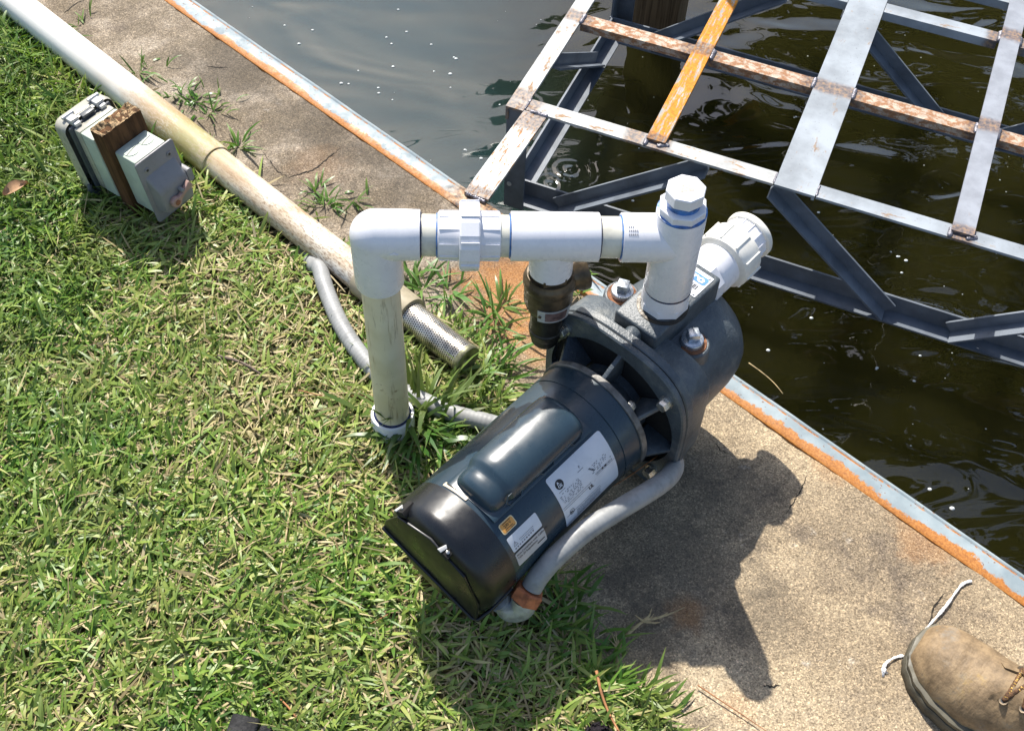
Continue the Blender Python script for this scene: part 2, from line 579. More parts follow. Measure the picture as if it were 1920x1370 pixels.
M['pvc'] = simple('white_pvc', (.80, .80, .83), .30, 0, .035, 40, .04, 120)
M['pvc_cream'] = mat_pipe_cream()
M['pvc_nut'] = simple('cream_pvc_nut', (.80, .775, .70), .38, 0, .10, 50, .12, 160)
M['pvc_stub'] = simple('pvc_pipe_stub', (.68, .66, .56), .38, 0, .12, 60, .08, 160)
M['primer'] = simple('blue_pvc_cement', (.05, .16, .42), .25, 0, .45, 90, .2, 200)
M['primer_dark'] = simple('dark_blue_pvc_cement', (.008, .016, .07), .25, 0, .5, 90, .2, 200)
M['pvc_old'] = mat_pvc_old()
M['sleeve'] = simple('taupe_pvc_sleeve', (.36, .31, .21), .5, 0, .15, 50, .1, 160)
M['dirt'] = simple('plug_dirt', (.52, .48, .42), .8, 0, .35, 260, .3, 300)
M['stainless'] = simple('stained_stainless', (.56, .52, .45), .33, .85, .4, 34, .2, 200)
M['dark_in'] = simple('dark_cavity', (.012, .011, .010), .9, 0, .2)
M['algae_metal'] = simple('algae_stained_metal', (.20, .20, .12), .5, .5, .45, 60, .3, 200)
M['motor'] = simple('blue_grey_enamel', (.022, .043, .061), .29, 0, .12, 12, .03, 500, .6, bd=.0004)
M['plastic'] = simple('black_plastic', (.008, .0092, .0115), .32, 0, .15, 14, .05, 600, .5, bd=.0004)
M['iron'] = mat_iron()
M['ring'] = simple('bare_edge_iron', (.20, .19, .175), .5, .3, .4, 60, .3, 300)
M['galv'] = simple('galvanized_plug', (.56, .60, .65), .28, .75, .25, 90, .2, 260)
M['bolt'] = simple('zinc_bolt', (.55, .54, .50), .32, .85, .3, 120, .2, 300)
M['rust'] = simple('rusty_iron', (.24, .10, .045), .85, 0, .5, 90, .8, 260, bd=.0015)
M['brass'] = simple('weathered_bronze', (.105, .078, .048), .42, .45, .45, 45, .4, 240, bd=.001)
M['brass_dark'] = simple('dark_bronze', (.040, .033, .024), .38, .4, .5, 45, .4, 240, bd=.001)
M['plate'] = simple('worn_red_nameplate', (.26, .17, .16), .4, .5, .4, 120, .1, 300)
M['label'] = simple('white_label', (.66, .68, .72), .35, 0, .05, 40, .02, 300)
M['label_grey'] = simple('grey_label', (.50, .49, .49), .4, 0, .05, 40, .02, 300)
M['label_orange'] = simple('orange_label', (.70, .33, .07), .4, 0, .10, 60, .02, 300)
M['label_cream'] = simple('cream_label_border', (.72, .60, .36), .4, 0, .06, 60, .02, 300)
M['ink'] = simple('black_ink', (.015, .015, .018), .5, 0, .1)
M['ink_grey'] = simple('faded_ink', (.23, .24, .27), .5, 0, .3, 200)
M['ink_brown'] = simple('brown_ink', (.10, .045, .015), .5, 0, .2)
M['ink_blue'] = simple('blue_print', (.06, .22, .62), .4, 0, .1)
M['beige'] = simple('beige_tape', (.52, .45, .34), .5, 0, .1)
M['conduit'] = simple('grey_conduit', (.29, .295, .29), .50, 0, .16, 50, .12, 220)
M['zinc'] = simple('dull_zinc', (.42, .44, .45), .45, .55, .3, 70, .4, 220, bd=.001)
M['orange_rust'] = simple('orange_rust_nut', (.46, .15, .06), .75, 0, .45, 60, .6, 240, bd=.0012)
M['wood_post'] = mat_wood('old_post_wood', (.055, .028, .012), (.135, .066, .028), 8, (10, 10, 1.2))
M['wood_pile'] = mat_wood('treated_pile_wood', (.085, .058, .032), (.18, .125, .07), 7, (30, 30, .8), .25)
M['endgrain'] = simple('rotted_end_grain', (.36, .25, .14), .95, 0, .8, 130, 1.0, 190, .1, bd=.006)
M['box'] = simple('grey_green_box', (.47, .53, .45), .5, 0, .08, 40, .1, 200)
M['cover'] = simple('grey_cover_paint', (.235, .23, .238), .45, 0, .10, 40, .12, 260)
M['lever'] = simple('pink_grey_lever', (.40, .25, .21), .5, 0, .15, 60, .1, 260)
M['cover_light'] = simple('clouded_grey_plastic', (.40, .385, .32), .35, 0, .15, 40, .1, 200)
M['cover_dark'] = simple('dark_grey_plastic', (.075, .085, .095), .4, 0, .2, 40, .1, 200)
M['silver'] = simple('silver_hinge', (.55, .55, .54), .4, .3, .15, 60, .1, 240)
M['leather'] = mat_leather()
M['sole'] = simple('dirty_rubber_sole', (.075, .068, .048), .65, 0, .4, 34, .4, 160, bd=.0015)
M['midsole'] = simple('pale_rubber_welt', (.105, .095, .066), .55, 0, .4, 34, .3, 160)
M['lace'] = simple('brown_lace', (.10, .048, .02), .75, 0, .6, 260, .8, 420, bd=.001)
M['lace_fleck'] = simple('yellow_lace_fleck', (.55, .34, .08), .7, 0, .2)
M['rubber'] = simple('black_rubber', (.022, .022, .023), .75, 0, .45, 60, .9, 150, .3, bd=.003)
M['knit'] = simple('black_knit', (.020, .016, .020), .9, 0, .6, 220, 1.0, 320, .2, bd=.004)
M['taupe'] = simple('taupe_leather', (.23, .17, .12), .6, 0, .3, 60, .4, 200)
M['string'] = simple('white_cotton_string', (.80, .79, .77), .85, 0, .12, 300, .7, 500, bd=.001)
M['needle'] = simple('pine_needle_brown', (.34, .15, .06), .7, 0, .4, 80)
M['straw'] = simple('straw_stem', (.46, .36, .19), .75, 0, .35, 90)
M['twig'] = simple('grey_twig', (.17, .125, .095), .85, 0, .4, 120, .6, 240)
M['dead_leaf'] = simple('tan_dead_leaf', (.42, .24, .12), .7, 0, .3, 60, .4, 160)
M['crack'] = simple('crack_soil', (.022, .018, .013), 1.0, 0, .4, 200)
M['foam'] = simple('foam_bubble', (.62, .66, .66), .25, 0, .3, 200)
M['bark'] = mat_wood('tree_bark', (.05, .04, .03), (.12, .095, .07), 6)
M['leaf'] = simple('tree_leaf', (.045, .085, .02), .5, 0, .4, 8)

# ------------------------------------------------------------------ ground lines of the place
ED = math.radians(-41.0)                       # the seawall runs along this heading
ex = Vector((math.cos(ED), math.sin(ED), 0))
ey = Vector((-math.sin(ED), math.cos(ED), 0))  # towards the water
E0 = Vector((-0.098, 1.3185, 0))               # on the land side of the steel edge


def elocal(p):
    d = Vector((p[0], p[1], 0)) - E0
    return d.dot(ex), d.dot(ey)


def ew(x, y, z=0.0):
    return E0 + ex * x + ey * y + Vector((0, 0, z))


# edge between grass and concrete (photographed outline)
GB = [(-4.0, 4.55), (-1.6, 2.36), (-.955, 1.79), (-.885, 1.73), (-.565, 1.452), (-.380, 1.296), (-.250, 1.186), (-.125, 1.078),
      (-.045, 1.03), (-.012, .965), (.01, .90), (.03, .80), (.055, .70), (.0811, .6359), (.1078, .5594), (.150, .520), (.195, .488), (.222, .455), (.29, .38), (.6, -.1), (2.6, -3.4)]


def gb_x(y):
    """x of the grass boundary at a given y (boundary runs down and to the right)"""
    for (x0, y0), (x1, y1) in zip(GB, GB[1:]):
        if y1 <= y <= y0:
            return x0 + (x1 - x0) * (y0 - y) / (y0 - y1)
    return GB[0][0] if y > GB[0][1] else GB[-1][0]


def make_ground():
    # concrete walkway: fine relief near the camera
    nx, ny = 260, 110
    xs = np.linspace(-1.6, 1.5, nx)
    ys = np.linspace(-1.0, -0.0002, ny)
    vs, fs = [], []
    for j, y in enumerate(ys):
        for i, x in enumerate(xs):
            p = ew(x, y)
            n = mnoise.fractal(Vector((p.x * 9, p.y * 9, 0)), 1.0, 2.0, 5)
            n2 = mnoise.noise(Vector((p.x * 70, p.y * 70, 3)))
            z = n * .0022 + n2 * .0007
            if y > -.012:
                z -= .003 * max(0, mnoise.noise(Vector((x * 45, 0, 7)))) * 1.5
            yy = y
            if j == ny - 1:
                yy = .0045 * mnoise.fractal(Vector((x * 22, 2, 0)), 1.0, 2.0, 4) + .001
            p = ew(x, yy)
            vs.append((p.x, p.y, z))
    for j in range(ny - 1):
        for i in range(nx - 1):
            a = j * nx + i
            fs.append((a, a + 1, a + nx + 1, a + nx))
    b = MB()
    b.add(vs, fs)
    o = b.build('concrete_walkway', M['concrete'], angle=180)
    tag(o, kind='structure')
    # seawall below, and walkway beyond the detailed piece
    b = MB()
    R = frame(E0, ex, ey, (0, 0, 1))
    b.box((-40, -.3, -1.6), (40, -.004, -.012), R)
    s = b.build('seawall', M['concrete'], smooth=False)
    tag(s, kind='structure')
    b = MB()
    b.box((1.5, -1.0, -.02), (40, -.0005, -.001), R)
    b.box((-40, -1.0, -.02), (-1.6, -.0005, -.001), R)
    s = b.build('walkway', M['concrete'], smooth=False)
    tag(s, kind='structure')
    # big ground sheet inland
    b = MB()
    a0, a1, a2, a3 = ew(-600, -.28), ew(600, -.28), ew(600, -900), ew(-600, -900)
    b.add([(p.x, p.y, -.016) for p in (a0, a1, a2, a3)], [(0, 1, 2, 3)])
    tag(b.build('ground', M['soil'], smooth=False), kind='structure')
    # lawn soil laid over the slab's landward side, ragged towards the concrete
    vs, fs = [], []
    ny, nx = 190, 70
    for j in range(ny):
        y = 2.6 - 2.9 * j / (ny - 1)
        xb = gb_x(y) + .010 * mnoise.fractal(Vector((y * 18, 1, 0)), 1.0, 2.0, 4)
        for i in range(nx):
            t = i / (nx - 1)
            x = xb - 2.2 * (1 - t) ** 1.6
            edge = min(1.0, (xb - x) / .03)
            z = -.004 + .012 * edge + .014 * min(1.0, (xb - x) / .12) + .004 * mnoise.fractal(Vector((x * 12, y * 12, 5)), 1.0, 2.0, 4) * edge
            vs.append((x, y, z))
    for j in range(ny - 1):
        for i in range(nx - 1):
            a = j * nx + i
            fs.append((a, a + nx, a + nx + 1, a + 1))
    b = MB()
    b.add(vs, fs)
    tag(b.build('lawn_soil', M['soil'], angle=180), kind='structure')
    # canal
    w0 = ew(-300, .0), ew(300, .0), ew(300, 600), ew(-300, 600)
    b = MB()
    b.add([(p.x, p.y, WATER_Z) for p in w0], [(0, 1, 2, 3)])
    tag(b.build('water', M['water'], smooth=False), kind='structure')
    # cracks in the slab
    return o


WATER_Z = -0.33
slab = make_ground()


def crack(pts, w):
    b = MB()
    P = bez([gp(*p) for p in pts], 9)
    vs, fs = [], []
    for i, p in enumerate(P):
        d = (P[min(i + 1, len(P) - 1)] - P[max(i - 1, 0)]).normalized()
        n = Vector((-d.y, d.x, 0))
        j = Vector((random.uniform(-1, 1), random.uniform(-1, 1), 0)) * .0013
        k = w * random.uniform(.35, 1.25) * (1 - abs(2 * i / (len(P) - 1) - 1) ** 3 * .8)
        for q in (p + j + n * k, p + j - n * k):
            q.z = .0022 * mnoise.fractal(Vector((q.x * 9, q.y * 9, 0)), 1.0, 2.0, 5) + .0007 * mnoise.noise(Vector((q.x * 70, q.y * 70, 3))) + .0006
            vs.append(q)
    for i in range(len(P) - 1):
        fs.append((2 * i, 2 * i + 1, 2 * i + 3, 2 * i + 2))
    b.add(vs, fs)
    return b.build('crack', M['crack'], slab, smooth=False)


crack([(640, 278), (612, 300), (590, 318), (566, 326), (540, 333)], .0014)
crack([(492, 285), (508, 305), (520, 322), (540, 333)], .0010)
crack([(1512, 892), (1502, 915), (1488, 940), (1474, 962)], .0009)
crack([(1770, 1112), (1752, 1140), (1740, 1172)], .0012)
crack([(1000, 640), (975, 655), (958, 672), (940, 700)], .0010)
crack([(385, 123), (405, 126), (427, 127)], .0012)
crack([(120, 25), (140, 10), (160, 0)], .0014)
crack([(1430, 1284), (1446, 1287), (1462, 1283)], .0016)
crack([(985, 505), (1000, 520), (1010, 540)], .0016)
crack([(1340, 830), (1352, 845), (1366, 850)], .0009)

# ------------------------------------------------------------------ steel edging on the seawall
e = empty('steel_edging', frame(E0, ex, ey, (0, 0, 1)), 'pale blue steel edging with an orange rust band along the seawall lip', 'edging')
prof = [(-.002, -.03), (-.002, .0015), (.001, .0035), (.026, .0055), (.029, .0045), (.0315, .006), (.036, .004), (.0385, -.002), (.039, -.07), (.036, -.07), (.034, -.03)]
vs, fs = [], []
xs = np.linspace(-3.0, 3.0, 401)
for x in xs:
    w = .0008 * mnoise.noise(Vector((x * 9, 0, 0)))
    wz = .0007 * mnoise.noise(Vector((x * 14, 4, 0)))
    vs += [(x, y + w, z + wz) for y, z in prof]
m = len(prof)
for i in range(len(xs) - 1):
    for k in range(m - 1):
        fs.append((i * m + k, (i + 1) * m + k, (i + 1) * m + k + 1, i * m + k + 1))
b = MB()
b.add(vs, fs)
b.build('edge_channel', M['edge'], e)

# ------------------------------------------------------------------ steel dock frame over the water
PH = -.3625
FO = Vector((-.0325, 1.5794, 0))
fu = Vector((math.cos(PH), math.sin(PH), 0))
fv = Vector((-math.sin(PH), math.cos(PH), 0))
dock = empty('dock_frame', frame(FO, fu, fv, (0, 0, 1)), 'welded steel dock frame of rusty and grey bars standing over the canal water', 'steel frame')


def bar(name, mat, p0, p1, w, prof, burn=(), label=None, zup=(0, 0, 1)):
    """bar from p0 to p1 (frame coordinates); prof is the cross-section as (across, up) points; burn = heat-tinted stations along it"""
    p0, p1 = Vector(p0), Vector(p1)
    d = p1 - p0
    L = d.length
    x = d.normalized()
    y = Vector(zup).cross(x).normalized()
    z = x.cross(y)
    n = max(2, int(L / .012))
    vs, bu = [], []
    for i in range(n + 1):
        t = L * i / n
        for a, h in prof:
            vs.append((t, a, h))
            bu.append(max([math.exp(-((t - s) / .022) ** 2) for s in burn] + [0.0]))
    m = len(prof)
    fs = []
    for i in range(n):
        for k in range(m):
            k2 = (k + 1) % m
            fs.append((i * m + k, (i + 1) * m + k, (i + 1) * m + k2, i * m + k2))
    fs.append(tuple(range(m)))
    fs.append(tuple(n * m + k for k in range(m - 1, -1, -1)))
    b = MB()
    b.add(vs, fs)
    o = b.build(name, mat, dock, angle=30)
    a = o.data.attributes.new('burn', 'FLOAT', 'POINT')
    a.data.foreach_set('value', bu)
    o.matrix_local = frame(p0, x, y, z)
    if label:
        o['label'] = label
    return o


def flat(w, t=.006, c=.001):
    return [(-w / 2, -t), (w / 2, -t), (w / 2, -c), (w / 2 - c, 0), (-w / 2 + c, 0), (-w / 2, -c)]


def angle_top(w, leg, t=.005, side=1):
    """top flange w wide with a leg hanging on one side"""
    p = [(-w / 2, 0), (-w / 2, -leg), (-w / 2 + t, -leg), (-w / 2 + t, -t), (w / 2, -t), (w / 2, 0)]
    if side < 0:
        p = [(-a, h) for a, h in reversed(p)]
    return p


def ell(f, leg, t=.004, side=1):
    """bottom angle: flange f on the level 0 reaching to one side, upright leg"""
    p = [(0, 0), (f, 0), (f, t), (t, t), (t, leg), (0, leg)]
    if side < 0:
        p = [(-a, h) for a, h in reversed(p)]
    return p


# top layer
bar('steel_bar', M['st_white'], (.0165, -.002, 0), (.0165, 1.05, 0), .033, angle_top(.033, .030, side=-1), (.0, .3, .04), 'white primed bar along the left side of the frame')
bar('steel_bar', M['st_white'], (.036, .0185, 0), (.486, .0185, 0), .031, angle_top(.031, .014, side=-1), (.005, .20, .245), 'white primed front bar beside the pump')
bar('steel_bar', M['st_pale'], (.5595, .0185, 0), (1.7, .0185, 0), .031, angle_top(.031, .014, side=-1), (.24,), 'pale blue front bar right of the wide plate')
bar('arm', M['st_arm'], (.056, .000, .0005), (.050, -.242, .012), .043, angle_top(.043, .012), (.0, .03, .235), 'short weathered arm welded onto the seawall edging')
bar('steel_bar', M['st_rust'], (.035, .2935, 0), (.2555, .2935, 0), .031, angle_top(.031, .016, side=1), (.0, .215), 'rust specked middle bar left of the orange bar')
bar('steel_bar', M['st_rust'], (.290, .2935, 0), (.4865, .2935, 0), .031, angle_top(.031, .016, side=1), (.0, .19), 'rust specked middle bar between the orange bar and the wide plate')
bar('steel_bar', M['st_rust'], (.5585, .2935, 0), (.781, .2935, 0), .031, angle_top(.031, .016, side=1), (.0, .22), 'rust specked middle bar right of the wide plate')
bar('steel_bar', M['st_rust'], (.815, .2935, 0), (1.7, .2935, 0), .031, angle_top(.031, .016, side=1), (.0,), 'rust specked middle bar at the far right')
bar('steel_bar', M['st_pale'], (.035, .582, 0), (.4865, .582, 0), .031, angle_top(.031, .018, side=1), (.0,), 'pale back bar left of the wide plate')
bar('steel_bar', M['st_pale'], (.5585, .582, 0), (.777, .582, 0), .031, angle_top(.031, .018, side=1), (.215,), 'pale back bar right of the wide plate')
bar('steel_bar', M['st_pale'], (.815, .582, 0), (1.7, .582, 0), .031, angle_top(.031, .018, side=1), (.0,), 'pale back bar at the far right')
bar('steel_bar', M['st_pale'], (.035, .72, 0), (1.7, .72, 0), .031, angle_top(.031, .018, side=1), ())
bar('steel_bar', M['st_orange'], (.273, .016, .0065), (.273, 1.05, .0065), .034, angle_top(.034, .008), (.0, .28), 'orange rusted cross bar')
bar('wide_plate', M['st_pale'], (.5225, .0015, .0015), (.5225, 1.05, .0015), .070, angle_top(.070, .010), (.29,), 'wide pale blue plate running across the frame')
bar('steel_bar', M['st_grey'], (.798, .014, .0065), (.798, 1.05, .0065), .036, angle_top(.036, .008), (.0, .29, .575), 'grey blue cross bar near the right edge')
# lower chords (angles lying 0.24 m below)
ZL = -.24
bar('angle_bar', M['st_dark'], (0, .040, ZL), (1.7, .040, ZL), 0, ell(.034, .040, side=-1), (), 'front bottom angle of the frame close above the water')
bar('angle_bar', M['st_dark'], (.004, .0445, ZL + .0005), (.004, .60, ZL + .0005), 0, ell(.034, .040, side=-1), (), 'left bottom angle of the frame')
bar('angle_bar', M['st_dark'], (0, .600, ZL), (1.7, .600, ZL), 0, ell(.034, .040, side=-1), (), 'back bottom angle of the frame')


def post(u, v, su, sv, s=.040):
    b = MB()
    t = .004
    b.prism([(0, 0), (su * s, 0), (su * s, sv * t), (su * t, sv * t), (su * t, sv * s), (0, sv * s)], ZL - .004, -.0065)
    o = b.build('corner_post', M['st_dark'], dock, angle=30)
    o.matrix_local = frame((u, v, 0))
    # bolt holes through the near leg
    for z in (-.065, -.185):
        h = MB()
        h.lathe([(.0048, 0), (.0048, .0012)], 14, frame((su * s * .30, -.0011, z), (1, 0, 0), (0, 0, 1), (0, -1, 0)) if False else frame((su * s * .25, sv * -.0002, z), (1, 0, 0), (0, 0, 1), (0, -sv, 0)))
        q = h.build('bolt_hole', M['st_white'], o)
    return o


post(.001, .001, 1, 1)
post(.001, .640, 1, -1)
bar('brace', M['st_dark'], (.108, .030, ZL + .005), (.372, .030, -.031), 0, ell(.030, .027, side=-1), (), 'brace rising to the right under the front bar')
bar('brace', M['st_dark'], (.482, .030, -.031), (.735, .030, ZL + .006), 0, ell(.030, .027, side=-1), (), 'brace falling to the right below the wide plate')
bar('brace', M['st_dark'], (.858, .030, ZL + .005), (1.122, .030, -.031), 0, ell(.030, .027, side=-1), (), 'brace rising at the right edge of the picture')
bar('brace', M['st_dark'], (.108, .590, ZL + .005), (.372, .590, -.031), 0, ell(.030, .027, side=-1), (), 'brace rising beside the timber pile')
bar('brace', M['st_dark'], (.482, .590, -.031), (.735, .590, ZL + .006), 0, ell(.030, .027, side=-1), (), 'brace falling to the right between wide plate and grey bar')
bar('brace', M['st_dark'], (.858, .590, ZL + .005), (1.122, .590, -.031), 0, ell(.030, .027, side=-1), (), 'back brace rising at the right edge')
bar('brace', M['st_dark'], (.012, .17, -.033), (.012, .47, ZL + .006), 0, ell(.026, .026, side=-1), (), 'short brace inside the left side of the frame')


def weld(u, v, z, du, dv, r=.0058, n=9):
    r *= .78
    b = MB()
    for k in range(n):
        t = (k / (n - 1) - .5) if n > 1 else 0
        q = bmesh.new()
        bmesh.ops.create_icosphere(q, subdivisions=2, radius=r)
        for w in q.verts:
            w.co = w.co * (1 + .22 * mnoise.noise(w.co * 300 + Vector((u * 9, v * 9, k)))) + Vector((du * t, dv * t, random.uniform(-.0008, .0008)))
        b.bm(q)
    o = b.build('weld_bead', M['weld'], dock, angle=180)
    o.matrix_local = frame((u, v, z))


weld(.062, .0015, 0, .026, 0)
weld(.0345, .293, 0, 0, .022)
weld(.2925, .293, 0, 0, .022, .0068)
weld(.4855, .293, 0, 0, .022)
weld(.5595, .293, 0, 0, .022)
weld(.8165, .293, 0, 0, .022, .0068)
weld(.779, .293, 0, 0, .020)
weld(.779, .582, .001, 0, .024, .0068)
weld(.8165, .582, .001, 0, .020)
weld(.257, .017, 0, 0, .02)
weld(.287, .015, 0, .014, .008, .005)
weld(.780, .014, 0, 0, .016)
weld(.814, .014, 0, .012, .008, .005)
weld(.486, .0185, 0, 0, .022, .003)
weld(.559, .0185, 0, 0, .022, .003)
weld(.0495, -.243, .008, .03, -.004, .005)
weld(.0345, .02, 0, 0, .03, .003)

# ------------------------------------------------------------------ timber pile beyond the frame
pb = gp(1177, 46, WATER_Z)
pile = empty('timber_pile', frame((pb.x, pb.y, WATER_Z), fu, fv, (0, 0, 1)), 'brown square timber pile standing in the water behind the frame', 'pile')
b = MB()
b.box((0, 0, -.6), (.118, .09, .9), None, .004)
b.build('pile_timber', M['wood_pile'], pile)

# ------------------------------------------------------------------ unseen leafy tree, added for the dark patches mirrored in the water
tr = empty('reflection_tree', frame((4.3, 9.6, -.2)), 'unseen leafy green tree added for its reflection in the dark water', 'tree')
b = MB()
b.tube(bez([(0, 0, -1), (.1, .1, 2.5), (-.1, .2, 5), (.2, 0, 8.5)], 6), [.36 - .012 * i for i in range(19)], 12)
limbs = []
for k in range(9):
    a, z = k * 2.4, 3.2 + k * .62
    tip = Vector((math.cos(a) * random.uniform(2.6, 4.2), math.sin(a) * random.uniform(2.2, 3.8), z + random.uniform(2.0, 4.0)))
    limbs.append(tip)
    P_ = bez([(0, .1, z), (tip.x * .4, tip.y * .4, z + (tip.z - z) * .55), tip], 5)
    b.tube(P_, [.15 * (1 - .8 * i / len(P_)) for i in range(len(P_))], 8)
b.build('trunk', M['bark'], tr)
vs, fs = [], []
for k in range(105):
    q = Vector((random.gauss(0, 1), random.gauss(0, 1), random.gauss(0, 1))).normalized()
    c_ = Vector((q.x * 4.9, q.y * 4.3, 9.2 + q.z * 4.9)) * 1.0
    c_ = Vector((0, 0, 9.2)) + (c_ - Vector((0, 0, 9.2))) * random.uniform(.45, 1.0)
    for i in range(30):
        p_ = c_ + Vector((random.gauss(0, .36), random.gauss(0, .36), random.gauss(0, .26)))
        n_ = Vector((random.gauss(0, 1), random.gauss(0, 1), random.gauss(0, 1.3))).normalized()
        a_ = n_.orthogonal().normalized() * random.uniform(.22, .42)
        e_ = n_.cross(a_).normalized() * random.uniform(.14, .26)
        m_ = len(vs)
        vs += [p_ - a_, p_ + e_, p_ + a_, p_ - e_]
        fs.append((m_, m_ + 1, m_ + 2, m_ + 3))
b = MB()
b.add(vs, fs)
b.build('crown', M['leaf'], tr, smooth=False, fix=False)

# ------------------------------------------------------------------ old suction pipe on the grass
p0, p1 = Vector((-.9219, 1.7312, .046)), Vector((-.0735, .9850, .0375))
pd = (p1 - p0).normalized()
pipe = empty('old_suction_pipe', zto(p0 + (p1 - p0) * .5 - Vector((0, 0, .029)), (0, 0, 1)), 'long stained cream PVC pipe lying on the grass with a steel strainer end', 'pipe')
PM = frame(p1, pd, Vector((0, 0, 1)).cross(pd), (0, 0, 1))      # x runs towards the strainer, 0 at (864,664) in the photo
pipe.matrix_world = PM
tot = (p1 - p0).length
b = MB()
AX = frame((0, 0, 0), (0, 1, 0), (0, 0, 1), (1, 0, 0))           # lathe z -> local x
xr = -.560                                                        # where the wide section ends
b.lathe([(.0285, -tot - 1.2), (.0285, xr - .004), (.0275, xr), (.0235, xr)], 56, AX)
b.build('wide_pipe', M['pvc_old'], pipe)
b = MB()
b.lathe([(.0250, xr - .05), (.0250, -.18)], 56, AX)
b.build('pipe', M['pvc_old'], pipe)
b = MB()
b.lathe([(.0282, -.205), (.0287, -.203), (.0287, -.106), (.0280, -.104), (.0225, -.104)], 56, AX)
b.build('pipe_sleeve', M['sleeve'], pipe)
# strainer: a tube of small cells, each with a real round hole
b = MB()
R_, n_ang, n_ax = .0222, 38, 31
x0, x1 = -.108, .008
cell = (x1 - x0) / n_ax
for i in range(n_ax):
    for k in range(n_ang):
        off = .5 * (i % 2)
        tc = 2 * PI * (k + off) / n_ang
        da = PI / n_ang
        xc = x0 + cell * (i + .5)
        cor, hol = [], []
        for q in range(8):
            a = q * PI / 4
            sx, sy = math.cos(a), math.sin(a)
            m_ = max(abs(sx), abs(sy))
            cor.append((xc + sx / m_ * cell / 2, tc + sy / m_ * da))
            hol.append((xc + sx * cell * .32, tc + sy * da * .64))
        vs = [(x, R_ * math.cos(t), R_ * math.sin(t)) for x, t in cor + hol] + [(x, (R_ - .0008) * math.cos(t), (R_ - .0008) * math.sin(t)) for x, t in hol]
        fs = [(q, (q + 1) % 8, 8 + (q + 1) % 8, 8 + q) for q in range(8)]
        b.add(vs, fs)
st = b.build('strainer', M['stainless'], pipe, fix=False)
b = MB()
b.lathe([(.0205, -.11), (.0205, .006)], 40, AX)
b.build('strainer_shade', M['dark_in'], st)  # near-black cylinder standing in for the shade behind the holes
b = MB()
b.lathe([(.0225, .006), (.0233, .008), (.0233, .013), (.0222, .0145), (.019, .0125), (.006, .0115), (.004, .009), (.0001, .009)], 48, AX)
b.build('end_cap', M['algae_metal'], st)

# ------------------------------------------------------------------ pump, in its own axes: t along the shaft, s to the right of it, h above the shaft
PC = Vector((.10707, .83318, .11913))
YAW, PR, PP = .8636, .0059, .0291
pa = Vector((math.cos(YAW) * math.cos(PP), math.sin(YAW) * math.cos(PP), math.sin(PP)))
r0 = Vector((math.sin(YAW), -math.cos(YAW), 0))
u0 = r0.cross(pa)
pr = r0 * math.cos(PR) - u0 * math.sin(PR)
pu = u0 * math.cos(PR) + r0 * math.sin(PR)
HZ = .1191
KS = 0.97            # the pump stands on a raised foot: nearer the eye and a little smaller than first measured


def kc(p):
    return Vector((0, 0, CAM_Z)) + (Vector(p) - Vector((0, 0, CAM_Z))) * KS


pump = empty('water_pump', frame(kc(PC - pu * HZ), pa * KS, -pr * KS, pu * KS), 'dark blue grey electric water pump with a black end cap on the concrete walkway', 'pump')


def L(t, s, h):
    return Vector((t, -s, h + HZ))


SH = frame(L(0, 0, 0), (0, -1, 0), (0, 0, 1), (-1, 0, 0))
SH = frame(L(0, 0, 0), (0, 1, 0), (0, 0, 1), (1, 0, 0))            # lathe z -> t

b = MB()
b.lathe([(.0800, -.236), (.0810, -.234), (.0810, -.0355), (.0803, -.035), (.0803, -.0338), (.0815, -.0333), (.0815, -.0045), (.078, -.004)], 96, SH)
housing = b.build('motor_housing', M['motor'], pump)
b = MB()
b.lathe([(.070, -.0045), (.0838, -.0045), (.0846, -.0035), (.0846, .0035), (.083, .005), (.072, .005)], 96, SH, False, False)
b.build('motor_rim', M['ring'], pump)
# black end cap with rounded shoulder and a rim along its lower edge
b = MB()
pf = [(.0790, -.2335), (.0815, -.2345), (.0812, -.268)]
for k in range(1, 8):
    a = k / 7 * PI / 2
    pf.append((.0812 - .020 * (1 - math.cos(a)), -.268 - .020 * math.sin(a)))
pf += [(.040, -.2885), (.0001, -.2885)]
b.lathe(pf, 96, SH, False, False)
cap = b.build('end_cap', M['plastic'], pump)
b = MB()
th = math.radians(13)
def capuv(a_, b_):     # a_ along the rim, b_ across (down) in the turned plane of the cap
    return a_ * math.cos(th) + b_ * math.sin(th) * 0, -a_ * math.sin(th) - b_
rim = []
for a_, t in ((-.083, -.2890), (.070, -.2890)):
    s_, h_ = a_, -.030 - (a_ + .0) * .24
    rim.append(L(t, s_, h_ + .0))
rim_pts = [L(-.291, -.0845, -.010), L(-.291, -.04, -.0205), L(-.291, .02, -.0345), L(-.291, .064, -.0445), L(-.288, .070, -.045), L(-.270, .0735, -.042), L(-.236, .0765, -.030)]
b.tube(rim_pts, .0027, 10)
b.build('cap_rim', M['plastic'], cap)
b = MB()
b.prism([(-.0838, -.008), (-.079, .012), (-.055, .052), (0.0, .069), (.052, .046), (.073, 0), (.0695, -.043)], -.2905, -.2868,
        frame(L(0, 0, 0), (0, -1, 0), (0, 0, 1), (1, 0, 0)) @ Matrix.Scale(1, 4), .0012)
b.build('end_plate', M['plastic'], cap)
